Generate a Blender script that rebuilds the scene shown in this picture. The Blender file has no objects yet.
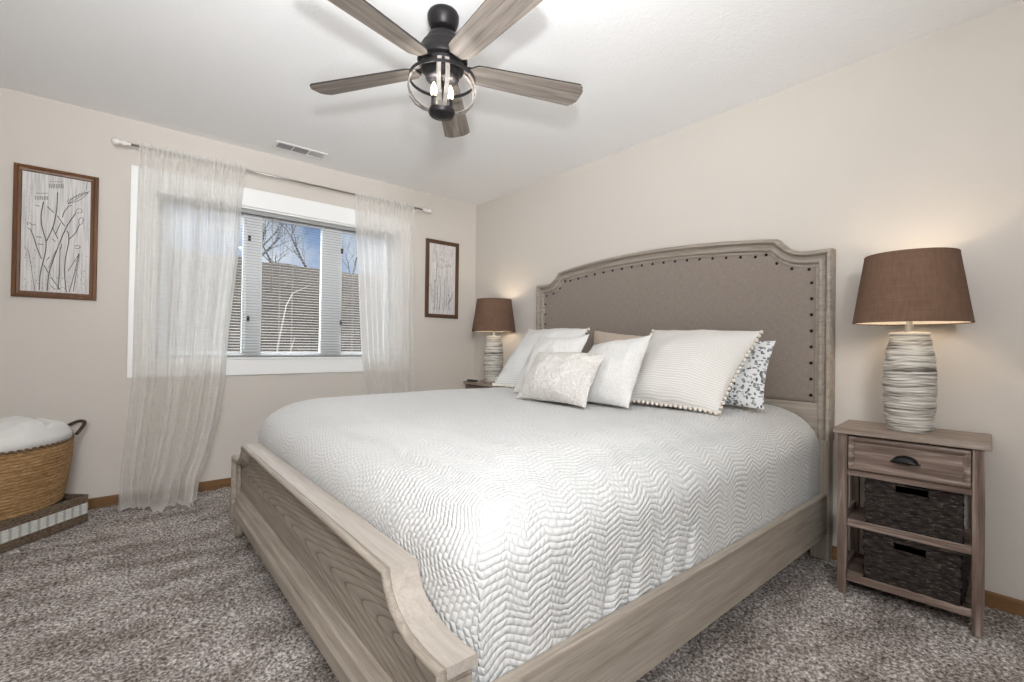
import bpy, math, random
import numpy as np
from mathutils import Matrix, Vector
random.seed(7); rng = np.random.default_rng(7)
S = bpy.context.scene; COL = S.collection
PI = math.pi
sin, cos = math.sin, math.cos

# ------------------------------------------------------------------ camera
cam = bpy.data.cameras.new('camera'); camo = bpy.data.objects.new('camera', cam); COL.objects.link(camo)
cam.sensor_width = 36; cam.lens = 465.87/1024*36; cam.clip_start = .02; cam.clip_end = 300
yaw, pit, rol = [math.radians(a) for a in (40.052, .4566, -.8146)]
f = Vector((sin(yaw)*cos(pit), cos(yaw)*cos(pit), sin(pit)))
r = Vector((cos(yaw), -sin(yaw), 0)); d = f.cross(r)
r2 = cos(rol)*r+sin(rol)*d; d2 = -sin(rol)*r+cos(rol)*d
camo.matrix_world = Matrix(((r2.x, -d2.x, -f.x, 0), (r2.y, -d2.y, -f.y, 0), (r2.z, -d2.z, -f.z, 1.035), (0, 0, 0, 1)))
S.camera = camo

# ------------------------------------------------------------------ exposure
vs = S.view_settings
vs.view_transform = 'Standard'; vs.look = 'None'; vs.gamma = 1; vs.use_curve_mapping = False; vs.exposure = 0.02
S.cycles.max_bounces = 12; S.cycles.diffuse_bounces = 6; S.cycles.transparent_max_bounces = 40
S.cycles.transmission_bounces = 12; S.cycles.use_denoising = True
S.cycles.sample_clamp_indirect = 6

# ------------------------------------------------------------------ world: blue sky with bright clouds, plus overhead glow added to light sheers and room
wd = bpy.data.worlds.new('sky'); S.world = wd; wd.use_nodes = True
nt = wd.node_tree; nt.nodes.clear()
def wn(t): return nt.nodes.new(t)
tc = wn('ShaderNodeTexCoord'); nz = wn('ShaderNodeTexNoise'); nz.inputs['Scale'].default_value = 6.5; nz.inputs['Detail'].default_value = 6
mpw = wn('ShaderNodeMapping'); mpw.inputs['Location'].default_value = (.37, .1, .2); nt.links.new(tc.outputs['Generated'], mpw.inputs['Vector']); nt.links.new(mpw.outputs[0], nz.inputs['Vector'])
rp = wn('ShaderNodeValToRGB'); rp.color_ramp.elements[0].position = .40; rp.color_ramp.elements[1].position = .66
rp.color_ramp.elements[0].color = (.22, .36, .62, 1); rp.color_ramp.elements[1].color = (.95, .97, 1, 1)
nt.links.new(nz.outputs['Fac'], rp.inputs['Fac'])
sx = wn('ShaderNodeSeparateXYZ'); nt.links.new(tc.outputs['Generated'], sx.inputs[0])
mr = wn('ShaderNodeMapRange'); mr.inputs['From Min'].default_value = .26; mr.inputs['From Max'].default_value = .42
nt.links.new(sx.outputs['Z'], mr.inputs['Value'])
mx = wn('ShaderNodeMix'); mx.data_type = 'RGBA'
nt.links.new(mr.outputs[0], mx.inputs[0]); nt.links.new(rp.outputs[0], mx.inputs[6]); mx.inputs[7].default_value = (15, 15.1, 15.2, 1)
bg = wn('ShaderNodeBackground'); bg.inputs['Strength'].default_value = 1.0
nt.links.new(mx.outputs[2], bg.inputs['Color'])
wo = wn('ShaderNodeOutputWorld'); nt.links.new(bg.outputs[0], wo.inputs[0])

# ------------------------------------------------------------------ lights
def light(name, typ, loc, energy, color=(1, 1, 1), size=.1, target=None, sizey=None):
    l = bpy.data.lights.new(name, typ); l.energy = energy; l.color = color
    if typ == 'AREA':
        l.size = size
        if sizey: l.shape = 'RECTANGLE'; l.size_y = sizey
    elif typ == 'SUN': l.angle = size
    else: l.shadow_soft_size = size
    o = bpy.data.objects.new(name, l); COL.objects.link(o); o.location = loc
    if target is not None:
        o.rotation_euler = (Vector(target)-Vector(loc)).to_track_quat('-Z', 'Y').to_euler()
    return o
light('sun', 'SUN', (0, -5, 20), .6, (1, .96, .9), math.radians(4), target=(5, 12, 0))
fl = light('photographer_flash', 'AREA', (-.06, -.14, 1.42), 16, (.97, .985, 1), .11, target=(1.3, 2.3, 3.1))
fl.data.spread = math.radians(95)
el = light('rear_fill', 'AREA', (-.38, -.86, 1.86), 52, (.97, .985, 1), .8, target=(1.25, 3.2, 2.0))  # added soft fill behind the camera, evens out walls and bed
el.data.spread = math.radians(140)
bf = light('ceiling_fill', 'AREA', (-.1, -.2, .70), 21, (.97, .985, 1), .8, target=(.45, .75, 2.44))  # added upward fill low behind the bed's foot, washes the ceiling
bf.data.spread = math.radians(125)

# ------------------------------------------------------------------ node helpers
class Mat:
    def __init__(s, name, rough=.8, col=(.5, .5, .5)):
        s.m = bpy.data.materials.new(name); s.m.use_nodes = True; s.nt = s.m.node_tree
        s.b = s.nt.nodes['Principled BSDF']; s.b.inputs['Roughness'].default_value = rough
        s.b.inputs['Base Color'].default_value = (*col, 1); s.b.inputs['Specular IOR Level'].default_value = .3
        s.out = s.nt.nodes['Material Output']; s._tc = None
    def n(s, t, **kw):
        nd = s.nt.nodes.new('ShaderNode'+t)
        for k, v in kw.items():
            if k in nd.inputs: s.put(v, nd.inputs[k])
            else: setattr(nd, k, v)
        return nd
    def put(s, v, sock):
        if isinstance(v, bpy.types.NodeSocket): s.nt.links.new(v, sock)
        elif isinstance(v, (tuple, list)) and len(v) == 3 and sock.type == 'RGBA': sock.default_value = (*v, 1)
        else: sock.default_value = v
    def co(s, kind='Object'):
        if s._tc is None: s._tc = s.n('TexCoord')
        return s._tc.outputs[kind]
    def mp(s, v, scale=(1, 1, 1), loc=(0, 0, 0), rot=(0, 0, 0)):
        return s.n('Mapping', Vector=v, Scale=scale, Location=loc, Rotation=rot).outputs[0]
    def noise(s, v, scale, detail=3, rough=.5, dist=0):
        return s.n('TexNoise', Vector=v, Scale=scale, Detail=detail, Roughness=rough, Distortion=dist).outputs['Fac']
    def math(s, op, a, b=0., c=0.):
        nd = s.n('Math', operation=op)
        s.put(a, nd.inputs[0]); s.put(b, nd.inputs[1]); s.put(c, nd.inputs[2])
        return nd.outputs[0]
    def ramp(s, fac, stops):
        nd = s.n('ValToRGB', Fac=fac); e = nd.color_ramp.elements
        while len(e) < len(stops): e.new(.5)
        for el, (p, c) in zip(e, stops):
            el.position = p; el.color = (*c, 1) if len(c) == 3 else c
        return nd.outputs[0]
    def mix(s, fac, a, b, blend='MIX'):
        nd = s.n('Mix', data_type='RGBA', blend_type=blend)
        s.put(fac, nd.inputs[0]); s.put(a, nd.inputs[6]); s.put(b, nd.inputs[7])
        return nd.outputs[2]
    def bump(s, h, strength=.3, dist=.01):
        nd = s.n('Bump', Height=h, Strength=strength, Distance=dist); s.put(nd.outputs[0], s.b.inputs['Normal']); return nd.outputs[0]
    def color(s, c): s.put(c, s.b.inputs['Base Color'])
    def sep(s, v):
        nd = s.n('SeparateXYZ', Vector=v); return nd.outputs

def wood(name, base, dark, light_, axis=0, grain=1., cath=None, rough=.55, bump=.25, sc=1.):
    """weathered wood, grain running along object axis 0/1/2; cath=(tipaxis, crossaxis, crosscentre) adds arched growth rings"""
    M = Mat(name, rough)
    s1 = [45*sc]*3; s1[axis] = 2.2*sc
    s2 = [260*sc]*3; s2[axis] = 5*sc
    a = M.noise(M.mp(M.co(), tuple(s1)), 1, 4, .6, .6)
    b = M.noise(M.mp(M.co(), tuple(s2)), 1, 2, .6)
    c1 = M.ramp(a, [(.25, dark), (.5, base), (.75, light_)])
    fine = M.ramp(b, [(.35, (.74, .72, .7)), (.6, (1, 1, 1))])
    c = M.mix(.75*grain, c1, fine, 'MULTIPLY')
    h = M.math('ADD', a, M.math('MULTIPLY', b, .6))
    if cath:
        ta, ca, cc, per = cath
        xyz = M.sep(M.co())
        dz = M.math('SUBTRACT', xyz[ca], cc)
        wob = M.noise(M.mp(M.co(), (3.2, 1.1, 5)), 1, 2, .4)
        dz2 = M.math('ADD', M.math('MULTIPLY', dz, dz), .0004)
        g = M.math('MULTIPLY', M.math('SQRT', dz2), 6.5)
        t = M.math('ADD', M.math('ADD', M.math('MULTIPLY', xyz[ta], 1.), g), M.math('MULTIPLY', wob, .42))
        fr = M.math('FRACT', M.math('DIVIDE', t, per))
        line = M.ramp(fr, [(0, (.36, .32, .29)), (.05, (.5, .46, .42)), (.16, (.86, .84, .82)), (.5, (1, 1, 1)), (.955, (1.0, 1, 1)), (1, (.42, .38, .35))])
        c = M.mix(.8, c, line, 'MULTIPLY')
    M.color(c); M.bump(h, bump, .002)
    return M.m

def plain(name, col, rough=.6, metal=0, bump=0, bscale=200, var=.0):
    M = Mat(name, rough, col); M.b.inputs['Metallic'].default_value = metal
    if var:
        nz = M.noise(M.co(), bscale*.2, 4)
        M.color(M.ramp(nz, [(.3, tuple(c*(1-var) for c in col)), (.7, tuple(min(1, c*(1+var)) for c in col))]))
    if bump: M.bump(M.noise(M.co(), bscale, 3), bump, .003)
    return M.m

# ------------------------------------------------------------------ mesh helpers
class MB:
    def __init__(s): s.v = []; s.f = []; s.uv = None
    def add(s, V, F):
        o = len(s.v); s.v += [tuple(p) for p in V]; s.f += [tuple(i+o for i in q) for q in F]; return s
    def box(s, lo, hi):
        x0, y0, z0 = lo; x1, y1, z1 = hi
        V = [(x0, y0, z0), (x1, y0, z0), (x1, y1, z0), (x0, y1, z0), (x0, y0, z1), (x1, y0, z1), (x1, y1, z1), (x0, y1, z1)]
        return s.add(V, [(0, 3, 2, 1), (4, 5, 6, 7), (0, 1, 5, 4), (1, 2, 6, 5), (2, 3, 7, 6), (3, 0, 4, 7)])
    def hexa(s, B, T):
        return s.add(list(B)+list(T), [(0, 3, 2, 1), (4, 5, 6, 7), (0, 1, 5, 4), (1, 2, 6, 5), (2, 3, 7, 6), (3, 0, 4, 7)])
    def prism(s, P, fn, a, b):
        """polygon P of 2-D points, fn(p, q, t) -> xyz, extruded from t=a to t=b"""
        n = len(P); V = [fn(p[0], p[1], a) for p in P]+[fn(p[0], p[1], b) for p in P]
        F = [tuple(range(n-1, -1, -1)), tuple(range(n, 2*n))]+[(i, (i+1) % n, n+(i+1) % n, n+i) for i in range(n)]
        return s.add(V, F)
    def lathe(s, prof, c=(0, 0, 0), seg=32, ax=1., ay=1., axis='z', cap=True):
        V = []; n = len(prof)
        for i in range(seg):
            t = 2*PI*i/seg
            for rr, h in prof:
                p = (rr*ax*cos(t), rr*ay*sin(t), h)
                if axis == 'x': p = (p[2], p[0], p[1])
                elif axis == 'y': p = (p[0], p[2], p[1])
                V.append((p[0]+c[0], p[1]+c[1], p[2]+c[2]))
        F = []
        for i in range(seg):
            j = (i+1) % seg
            F += [(i*n+k, j*n+k, j*n+k+1, i*n+k+1) for k in range(n-1)]
        if cap:
            if prof[0][0] > 1e-6: F.append(tuple(i*n for i in range(seg-1, -1, -1)))
            if prof[-1][0] > 1e-6: F.append(tuple(i*n+n-1 for i in range(seg)))
        return s.add(V, F)
    def tube(s, path, rad, seg=8, closed=False, flat=1.):
        P = [Vector(p) for p in path]; n = len(P); V = []; nrm = None
        for i, p in enumerate(P):
            if closed: t = P[(i+1) % n]-P[i-1]
            else: t = P[min(i+1, n-1)]-P[max(i-1, 0)]
            t.normalize()
            if nrm is None:
                up = Vector((0, 0, 1)) if abs(t.z) < .9 else Vector((1, 0, 0))
                nrm = t.cross(up).normalized()
            else: nrm = (nrm-t*nrm.dot(t)).normalized()
            bi = t.cross(nrm); rr = rad[i] if isinstance(rad, (list, tuple)) else rad
            for k in range(seg):
                a = 2*PI*k/seg; V.append(p+nrm*(rr*cos(a))+bi*(rr*flat*sin(a)))
        F = []
        m = n if closed else n-1
        for i in range(m):
            j = (i+1) % n
            F += [(i*seg+k, i*seg+(k+1) % seg, j*seg+(k+1) % seg, j*seg+k) for k in range(seg)]
        if not closed: F += [tuple(range(seg-1, -1, -1)), tuple((n-1)*seg+k for k in range(seg))]
        return s.add(V, F)
    def sweep(s, path, prof, fn):
        """2-D path swept with profile [(inward, height)], mitred; fn(a, b, h) -> xyz"""
        P = [Vector((p[0], p[1])) for p in path]; n = len(P); V = []
        for i in range(n):
            d0 = (P[i]-P[i-1]).normalized() if i else None; d1 = (P[i+1]-P[i]).normalized() if i < n-1 else None
            d0 = d0 or d1; d1 = d1 or d0
            n0 = Vector((d0.y, -d0.x)); n1 = Vector((d1.y, -d1.x)); m = (n0+n1)
            m = m/max(.35, (1+n0.dot(n1)))
            for q, h in prof:
                w = P[i]+m*q; V.append(fn(w.x, w.y, h))
        k = len(prof); F = []
        for i in range(n-1):
            F += [(i*k+j, (i+1)*k+j, (i+1)*k+(j+1) % k, i*k+(j+1) % k) for j in range(k)]
        F += [tuple(range(k-1, -1, -1)), tuple((n-1)*k+j for j in range(k))]
        return s.add(V, F)
    def grid(s, fn, nu, nv, closeu=False):
        V = [fn(i/(nu if closeu else nu-1), j/(nv-1)) for i in range(nu) for j in range(nv)]
        F = []
        for i in range(nu if closeu else nu-1):
            k = (i+1) % nu
            F += [(i*nv+j, k*nv+j, k*nv+j+1, i*nv+j+1) for j in range(nv-1)]
        return s.add(V, F)
    def sphere(s, c, rad, seg=10, rings=7, sz=(1, 1, 1)):
        prof = [(rad*sin(PI*i/rings), -rad*cos(PI*i/rings)) for i in range(rings+1)]
        prof[0] = (1e-5*rad, -rad); prof[-1] = (1e-5*rad, rad)
        V = []; n = len(prof)
        for i in range(seg):
            t = 2*PI*i/seg
            for rr, h in prof: V.append((c[0]+rr*cos(t)*sz[0], c[1]+rr*sin(t)*sz[1], c[2]+h*sz[2]))
        F = [(i*n+k, ((i+1) % seg)*n+k, ((i+1) % seg)*n+k+1, i*n+k+1) for i in range(seg) for k in range(n-1)]
        return s.add(V, F)

ROOT = {}
def root_loc(p):
    while p.parent: p = p.parent
    return Vector(p.location) if p.type == 'EMPTY' or 'based' in ROOT.get(p.name, '') else Vector((0, 0, 0))
def obj(name, mb, m, parent=None, bevel=0, smooth=False, seg=2, weld=False, solid=0):
    me = bpy.data.meshes.new(name)
    off = root_loc(parent) if parent else Vector((0, 0, 0))
    V = [(p[0]-off.x, p[1]-off.y, p[2]-off.z) for p in mb.v]
    me.from_pydata(V, [], mb.f); me.update()
    if mb.uv is not None:
        ul = me.uv_layers.new(name='UVMap')
        li = np.zeros(len(me.loops), np.int32); me.loops.foreach_get('vertex_index', li)
        ul.data.foreach_set('uv', np.asarray(mb.uv, np.float32)[li].ravel())
    o = bpy.data.objects.new(name, me); COL.objects.link(o)
    me.materials.append(m)
    if smooth: me.polygons.foreach_set('use_smooth', [True]*len(me.polygons))
    if parent: o.parent = parent
    if solid:
        k = o.modifiers.new('solid', 'SOLIDIFY'); k.thickness = solid; k.offset = 0
    if bevel:
        k = o.modifiers.new('bevel', 'BEVEL'); k.width = bevel; k.segments = seg; k.limit_method = 'ANGLE'; k.angle_limit = math.radians(40)
        k.harden_normals = False
    if smooth == 2:
        k = o.modifiers.new('sub', 'SUBSURF'); k.levels = 1; k.render_levels = 1
    return o
def autosmooth(o, ang=40):
    o.data.polygons.foreach_set('use_smooth', [True]*len(o.data.polygons))
    me = o.data
    me.set_sharp_from_angle(angle=math.radians(ang)); return o
def tag(o, label, cat, group=None, kind=None):
    o['label'] = label; o['category'] = cat
    if group: o['group'] = group
    if kind: o['kind'] = kind
    return o
def thing(name, label, cat, loc, group=None):
    o = bpy.data.objects.new(name, None); COL.objects.link(o); o.location = loc
    return tag(o, label, cat, group)
def struct(name, mb, m, **kw):
    o = obj(name, mb, m, **kw)
    if not kw.get('parent'): o['kind'] = 'structure'
    return o
def copy_tree(o, parent=None):
    c = o.copy(); COL.objects.link(c); c.parent = parent
    for ch in o.children: copy_tree(ch, c)
    return c
def lerp(a, b, t): return a+(b-a)*t
def interp(x, xs, ys): return float(np.interp(x, xs, ys))
def vnoise(x, y, seed=0):
    """cheap smooth noise in -1..1"""
    s = 0
    for i in range(5):
        a = seed*3.1+i*1.7
        s += sin(x*(1+.63*i)*cos(a)+y*(1+.51*i)*sin(a)+a*5.3)/(1+.5*i)
    return s/2.9

# ------------------------------------------------------------------ room sizes
W, D, H = 2.739, 3.85, 2.44            # headboard wall x, window wall y, ceiling z
XL, YB = -.98, -1.15

# ------------------------------------------------------------------ setting materials
M = Mat('wall_paint', .85, (.58, .54, .494)); hh = M.noise(M.co(), 130, 3); M.bump(hh, .16, .004); wall_m = M.m
M = Mat('ceiling_paint', .9, (.86, .86, .86)); hh = M.noise(M.co(), 70, 4); M.bump(hh, .28, .006); ceil_m = M.m
M = Mat('carpet_pile', 1.0)
n1 = M.noise(M.co(), 95, 2, .65); n2 = M.noise(M.mp(M.co(), (1, 2.2, 1), rot=(0, 0, .6)), 3.2, 3, .55)
c1 = M.ramp(n1, [(.33, (.105, .085, .074)), (.5, (.325, .292, .272)), (.67, (.68, .64, .61))])
c2 = M.ramp(n2, [(.36, (.66, .635, .61)), (.6, (1.1, 1.1, 1.1))])
M.color(M.mix(1, c1, c2, 'MULTIPLY')); M.b.inputs['Specular IOR Level'].default_value = .05
M.bump(n1, .8, .008); carpet_m = M.m
white_trim = plain('white_trim_paint', (.80, .80, .79), .4)
base_wood = wood('brown_baseboard_wood', (.20, .105, .045), (.15, .075, .03), (.25, .14, .065), 1, .5, sc=.6)
base_wood_x = wood('brown_baseboard_wood_cross', (.20, .105, .045), (.15, .075, .03), (.25, .14, .065), 0, .5, sc=.6)

# floor: carpet with real tufted relief
cell = .0105
nx, ny = int((W-XL)/cell), int((D-YB)/cell)
xs = np.linspace(XL, W, nx); ys = np.linspace(YB, D, ny)
gx, gy = np.meshgrid(xs, ys, indexing='ij')
z = rng.random((nx, ny))*.013
zz = (z+np.roll(z, 1, 0)*.4+np.roll(z, 1, 1)*.4)/1.8-.013
zz += .0025*np.sin(gx*9+gy*5+2*np.sin(gy*4))-.0025
gxj = gx+(rng.random((nx, ny))-.5)*.005; gyj = gy+(rng.random((nx, ny))-.5)*.005
mb = MB(); mb.v = np.stack([gxj, gyj, zz], -1).reshape(-1, 3).tolist()
idx = np.arange(nx*ny).reshape(nx, ny)
mb.f = np.stack([idx[:-1, :-1], idx[1:, :-1], idx[1:, 1:], idx[:-1, 1:]], -1).reshape(-1, 4).tolist()
fl = struct('floor', mb, carpet_m, smooth=True)
struct('ceiling', MB().box((XL-.1, YB-.1, H), (W+.1, D+.12, H+.1)), ceil_m)
# window wall with its opening
OX0, OX1, OZ0, OZ1 = .165, 1.872, .915, 2.015
mb = MB()
for a, b in (((XL-.1, D, -.05), (OX0, D+.12, H)), ((OX1, D, -.05), (W+.1, D+.12, H)), ((OX0, D, -.05), (OX1, D+.12, OZ0)), ((OX0, D, OZ1), (OX1, D+.12, H))):
    mb.box(a, b)
struct('wall_far', mb, wall_m)
struct('wall_right', MB().box((W, YB-.1, -.05), (W+.1, D, H)), wall_m)
struct('wall_left', MB().box((XL-.1, YB-.1, -.05), (XL, D, H)), wall_m)
struct('wall_near', MB().box((XL, YB-.1, -.05), (W, YB, H)), wall_m)
def base_prof(t, h=.056): return [(0, -.02), (0, h-.003), (-.003, h), (-t+.004, h), (-t, h-.006), (-t, -.02)]
P = base_prof(.011)
mb = MB().prism([(p[0], p[1]) for p in P], lambda a, b, t: (W+a, t, b), YB, D); struct('baseboard_right', mb, base_wood)
mb = MB().prism([(p[0], p[1]) for p in P], lambda a, b, t: (t, D+a, b), XL, W-.011); struct('baseboard_far', mb, base_wood_x)
mb = MB().prism([(p[0], p[1]) for p in P], lambda a, b, t: (XL-a, t, b), YB, D-.011); struct('baseboard_left', mb, base_wood)

# ------------------------------------------------------------------ window
M = Mat('window_glass', .02); tr = M.n('BsdfTransparent', Color=(.93, .95, .96)); gl = M.n('BsdfGlossy', Roughness=.02)
ms = M.n('MixShader'); M.put(.05, ms.inputs[0]); M.put(tr.outputs[0], ms.inputs[1]); M.put(gl.outputs[0], ms.inputs[2])
M.put(ms.outputs[0], M.out.inputs[0]); glass_m = M.m
vinyl = plain('white_window_vinyl', (.78, .79, .80), .35)
mb = MB()
cx0, cx1, cz0, cz1, ct = .035, 2.002, .788, 2.147, .018
for a, b in (((cx0, D-ct, cz0), (OX0, D, cz1)), ((OX1, D-ct, cz0), (cx1, D, cz1)), ((OX0, D-ct, OZ1), (OX1, D, cz1)), ((OX0, D-ct, cz0), (OX1, D, OZ0-.012))):
    mb.box(a, b)
win = struct('window_1', mb, white_trim, bevel=.003)
o = obj('window_sill', MB().box((OX0-.01, D-ct-.01, OZ0-.014), (OX1+.01, D+.12, OZ0)), white_trim, win, bevel=.003)
mb = MB()
for a, b in (((OX0, D, OZ0), (OX0+.012, D+.12, OZ1)), ((OX1-.012, D, OZ0), (OX1, D+.12, OZ1)), ((OX0, D, OZ1-.012), (OX1, D+.12, OZ1))): mb.box(a, b)
obj('window_jamb', mb, white_trim, win)
def sash(x0, x1, l, rr, y=D+.085, t=.035, top=.035, bot=.03):
    z0, z1 = OZ0+.002, OZ1-.014
    mb = MB()
    mb.box((x0, y, z0), (x0+l, y+t, z1)); mb.box((x1-rr, y, z0), (x1, y+t, z1))
    mb.box((x0+l, y, z1-top), (x1-rr, y+t, z1)); mb.box((x0+l, y, z0), (x1-rr, y+t, z0+bot))
    s_ = obj('window_sash', mb, vinyl, win, bevel=.003)
    obj('window_pane', MB().box((x0+l-.004, y+t*.5-.002, z0+bot-.004), (x1-rr+.004, y+t*.5+.002, z1-top+.004)), glass_m, s_)
    return s_
sash(OX0+.012, .705, .06, .018)
sash(.705, 1.40, .108, .148, y=D+.075, t=.045)
sash(1.40, OX1-.012, .022, .05)
for x in (.722, 1.412):
    for zc in (1.20, 1.80):
        obj('window_latch', MB().box((x-.006, D+.064, zc-.02), (x+.012, D+.0755, zc+.02)), plain('dark_latch', (.03, .03, .03), .5), win, bevel=.002)
# blind
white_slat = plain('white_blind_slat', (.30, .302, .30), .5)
bl = thing('window_blind', 'white horizontal slat blind hanging inside the window between the sheer curtains', 'blind', (1.018, D+.04, OZ1-.012))
bx0, bx1, by = OX0+.016, OX1-.016, D+.036
obj('headrail', MB().box((bx0, by-.018, 1.972), (bx1, by+.018, OZ1-.0125)), white_slat, bl, bevel=.002)
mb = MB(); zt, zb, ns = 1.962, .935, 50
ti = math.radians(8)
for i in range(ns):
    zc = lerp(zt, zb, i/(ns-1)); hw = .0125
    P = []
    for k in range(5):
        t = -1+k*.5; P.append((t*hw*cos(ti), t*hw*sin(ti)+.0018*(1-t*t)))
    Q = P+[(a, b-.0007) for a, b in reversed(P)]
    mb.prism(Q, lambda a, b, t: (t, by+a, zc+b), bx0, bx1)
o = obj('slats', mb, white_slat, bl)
obj('bottom_rail', MB().box((bx0, by-.013, .9155), (bx1, by+.013, .9265)), white_slat, bl, bevel=.002)
mb = MB()
for x in (.30, .50, .93, 1.02, 1.50, 1.72):
    for s_ in (-1, 1): mb.tube([(x, by+s_*.0135, .925), (x, by+s_*.0135, 1.975)], .0006, 4)
obj('ladder_cord', mb, white_slat, bl)
obj('tilt_wand', MB().tube([(.868, by-.022, 1.98), (.868, by-.024, 1.40)], .003, 8), white_slat, bl, smooth=True)

# ------------------------------------------------------------------ outside
M = Mat('leaf_litter', 1.0); n1 = M.noise(M.co(), 5, 6, .75); n2 = M.noise(M.co(), .5, 3)
c = M.mix(.6, M.ramp(n1, [(.3, (.006, .0045, .0035)), (.5, (.017, .0132, .0105)), (.72, (.05, .040, .033))]), M.ramp(n2, [(.35, (.6, .55, .5)), (.65, (1, 1, 1))]), 'MULTIPLY')
M.color(c); M.bump(n1, .8, .1); M.b.inputs['Specular IOR Level'].default_value = .05; hill_m = M.m
def hill(x, y):
    t = min(max((y-6)/10., 0), 1); t = t*t*(3-2*t)
    return -.5+3.95*t+.12*vnoise(x*.9, y*.8, 3)+.25*vnoise(x*.25, y*.2, 5)-.02*(x-4)
def hf(u, v):
    x = lerp(-14, 24, u); y = lerp(4.3, 26, v); return (x, y, hill(x, y)+(.06*vnoise(x*5, y*4, 9)))
h = struct('hill', MB().grid(hf, 150, 110), hill_m, smooth=True)
bark = plain('grey_bark', (.022, .018, .016), .9, bump=.4, bscale=30, var=.25)
pale_bark = plain('pale_bark', (.16, .14, .12), .9)
def branch(mb, p, dirv, L, rad, depth, R, up=.12):
    n = 4; pts = [p]; rs = [rad]; dv = dirv.copy()
    for i in range(n):
        dv = (dv+Vector((R.gauss(0, .13), R.gauss(0, .13), R.gauss(up*.3, .08)))).normalized()
        pts.append(pts[-1]+dv*(L/n)); rs.append(rad*(1-.45*(i+1)/n))
    mb.tube(pts, rs, 5 if depth > 1 else 3)
    if depth == 0: return
    for k in range(R.choice((3, 4)) if depth > 1 else 4):
        i = R.randint(2, n) if depth < 4 else R.randint(1, n)
        a = R.uniform(0, 2*PI); sp = R.uniform(.5, .95)
        nd = (dv+Vector((cos(a)*sp, sin(a)*sp, R.uniform(-.1, .45)))).normalized()
        branch(mb, pts[i], nd, L*R.uniform(.55, .8), rs[i]*R.uniform(.5, .7), depth-1, R, up)
trees = [(3.1, 16.5, 1.5, .055, 5, 21, (.3, 0, 1), 'leafless tree outside, forked dark trunk leaning right at the left of the clear pane'),
         (4.2, 17.6, 1.3, .045, 5, 5, (-.2, 0, 1), 'leafless tree outside, slender trunks in the middle of the clear pane'),
         (4.9, 16.4, 1.5, .05, 5, 33, (-.3, .1, 1), 'leafless tree outside, leaning left along the right side of the clear pane'),
         (6.9, 18.0, 1.5, .05, 4, 8, (.1, 0, 1), 'leafless tree outside, beside the dark shed in the narrow right pane'),
         (1.6, 17.0, 1.4, .05, 4, 14, (.1, 0, 1), 'leafless tree outside, hidden behind the left sheer curtain')]
for x, y, L, rad, dep, sd, dv, lb in trees:
    mb = MB(); branch(mb, Vector((x, y, hill(x, y)-.2)), Vector(dv).normalized(), L, rad, dep, random.Random(sd))
    tag(obj('bare_tree', mb, bark), lb, 'tree', 'bare trees on the bank outside')
saps = [([(2.25, 9.6), (2.33, 9.6), (2.42, 9.6), (2.55, 9.65), (2.85, 9.7)], [0, .5, 1.0, 1.25, 1.42], 'pale bent sapling arching to the right on the brown bank outside'),
        ([(2.28, 9.0), (2.30, 9.0), (2.36, 9.0), (2.42, 9.0)], [0, .25, .5, .72], 'short pale sapling standing low on the brown bank outside')]
for pts, hs, lb in saps:
    mb = MB(); z0 = hill(*pts[0]); mb.tube([(p[0], p[1], z0-.05+h_) for p, h_ in zip(pts, hs)], [.016, .014, .012, .009, .006][:len(pts)], 6)
    tag(obj('sapling', mb, pale_bark), lb, 'sapling', 'pale saplings on the bank outside')
mb = MB()
sx0, sy0 = 8.35, 18.2; sz0 = hill(sx0, sy0)-.3
mb.box((sx0-.5, sy0-.5, sz0), (sx0+1.4, sy0+1.2, sz0+.75))
mb.prism([(-.62, .75), (1.52, .75), (.45, 1.35)], lambda a, b, t: (sx0+a, t, sz0+b), sy0-.65, sy0+1.3)
tag(obj('shed', mb, plain('dark_shed_boards', (.012, .011, .011), .8, bump=.3, bscale=20)), 'small dark gabled shed on the crest outside, seen in the right pane', 'shed')

# ------------------------------------------------------------------ bed
taupe = dict(base=(.35, .305, .258), dark=(.25, .213, .178), light_=(.43, .38, .328))
oak_x = wood('taupe_oak_lengthwise', axis=0, **taupe); oak_y = wood('taupe_oak_crosswise', axis=1, **taupe); oak_z = wood('taupe_oak_upright', axis=2, **taupe)
oak_panel = wood('taupe_oak_arched_grain', axis=1, cath=(1, 2, .345, .115), **taupe)
oak_cap = wood('taupe_oak_cap', base=(.42, .375, .33), dark=(.36, .32, .28), light_=(.48, .435, .39), axis=1, grain=.5)
bed = thing('bed', 'king bed with arched nailhead upholstered headboard and weathered taupe wood frame', 'bed', (1.6, 1.807, 0))
YC = 1.807; Y0, Y1 = .743, 2.871
XF = W-.07
cove = [(.743, 1.534), (.85, 1.5345), (.885, 1.538), (.915, 1.547), (.945, 1.565), (.97, 1.588), (.985, 1.605), (.995, 1.619)]
def arch(y): return 1.675-.056*((y-YC)/.812)**2
top = cove+[(y, arch(y)) for y in np.linspace(1.05, 2*YC-1.05, 24)]+[(2*YC-y, z_) for y, z_ in reversed(cove)]
path = [(Y0, .581)]+top+[(Y1, .581)]
# frame moulding: path runs up the near side, so inward is to its right
prof = [(0, .002), (0, .060), (.007, .070), (.019, .070), (.024, .058), (.027, .044), (.034, .040), (.042, .053), (.051, .058), (.060, .054), (.066, .038), (.076, .036), (.076, .002)]
mb = MB().sweep(path, prof, lambda a, b, h_: (W-h_, a, b))
hb = obj('headboard_frame', mb, oak_y, bed); autosmooth(hb, 35)
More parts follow.
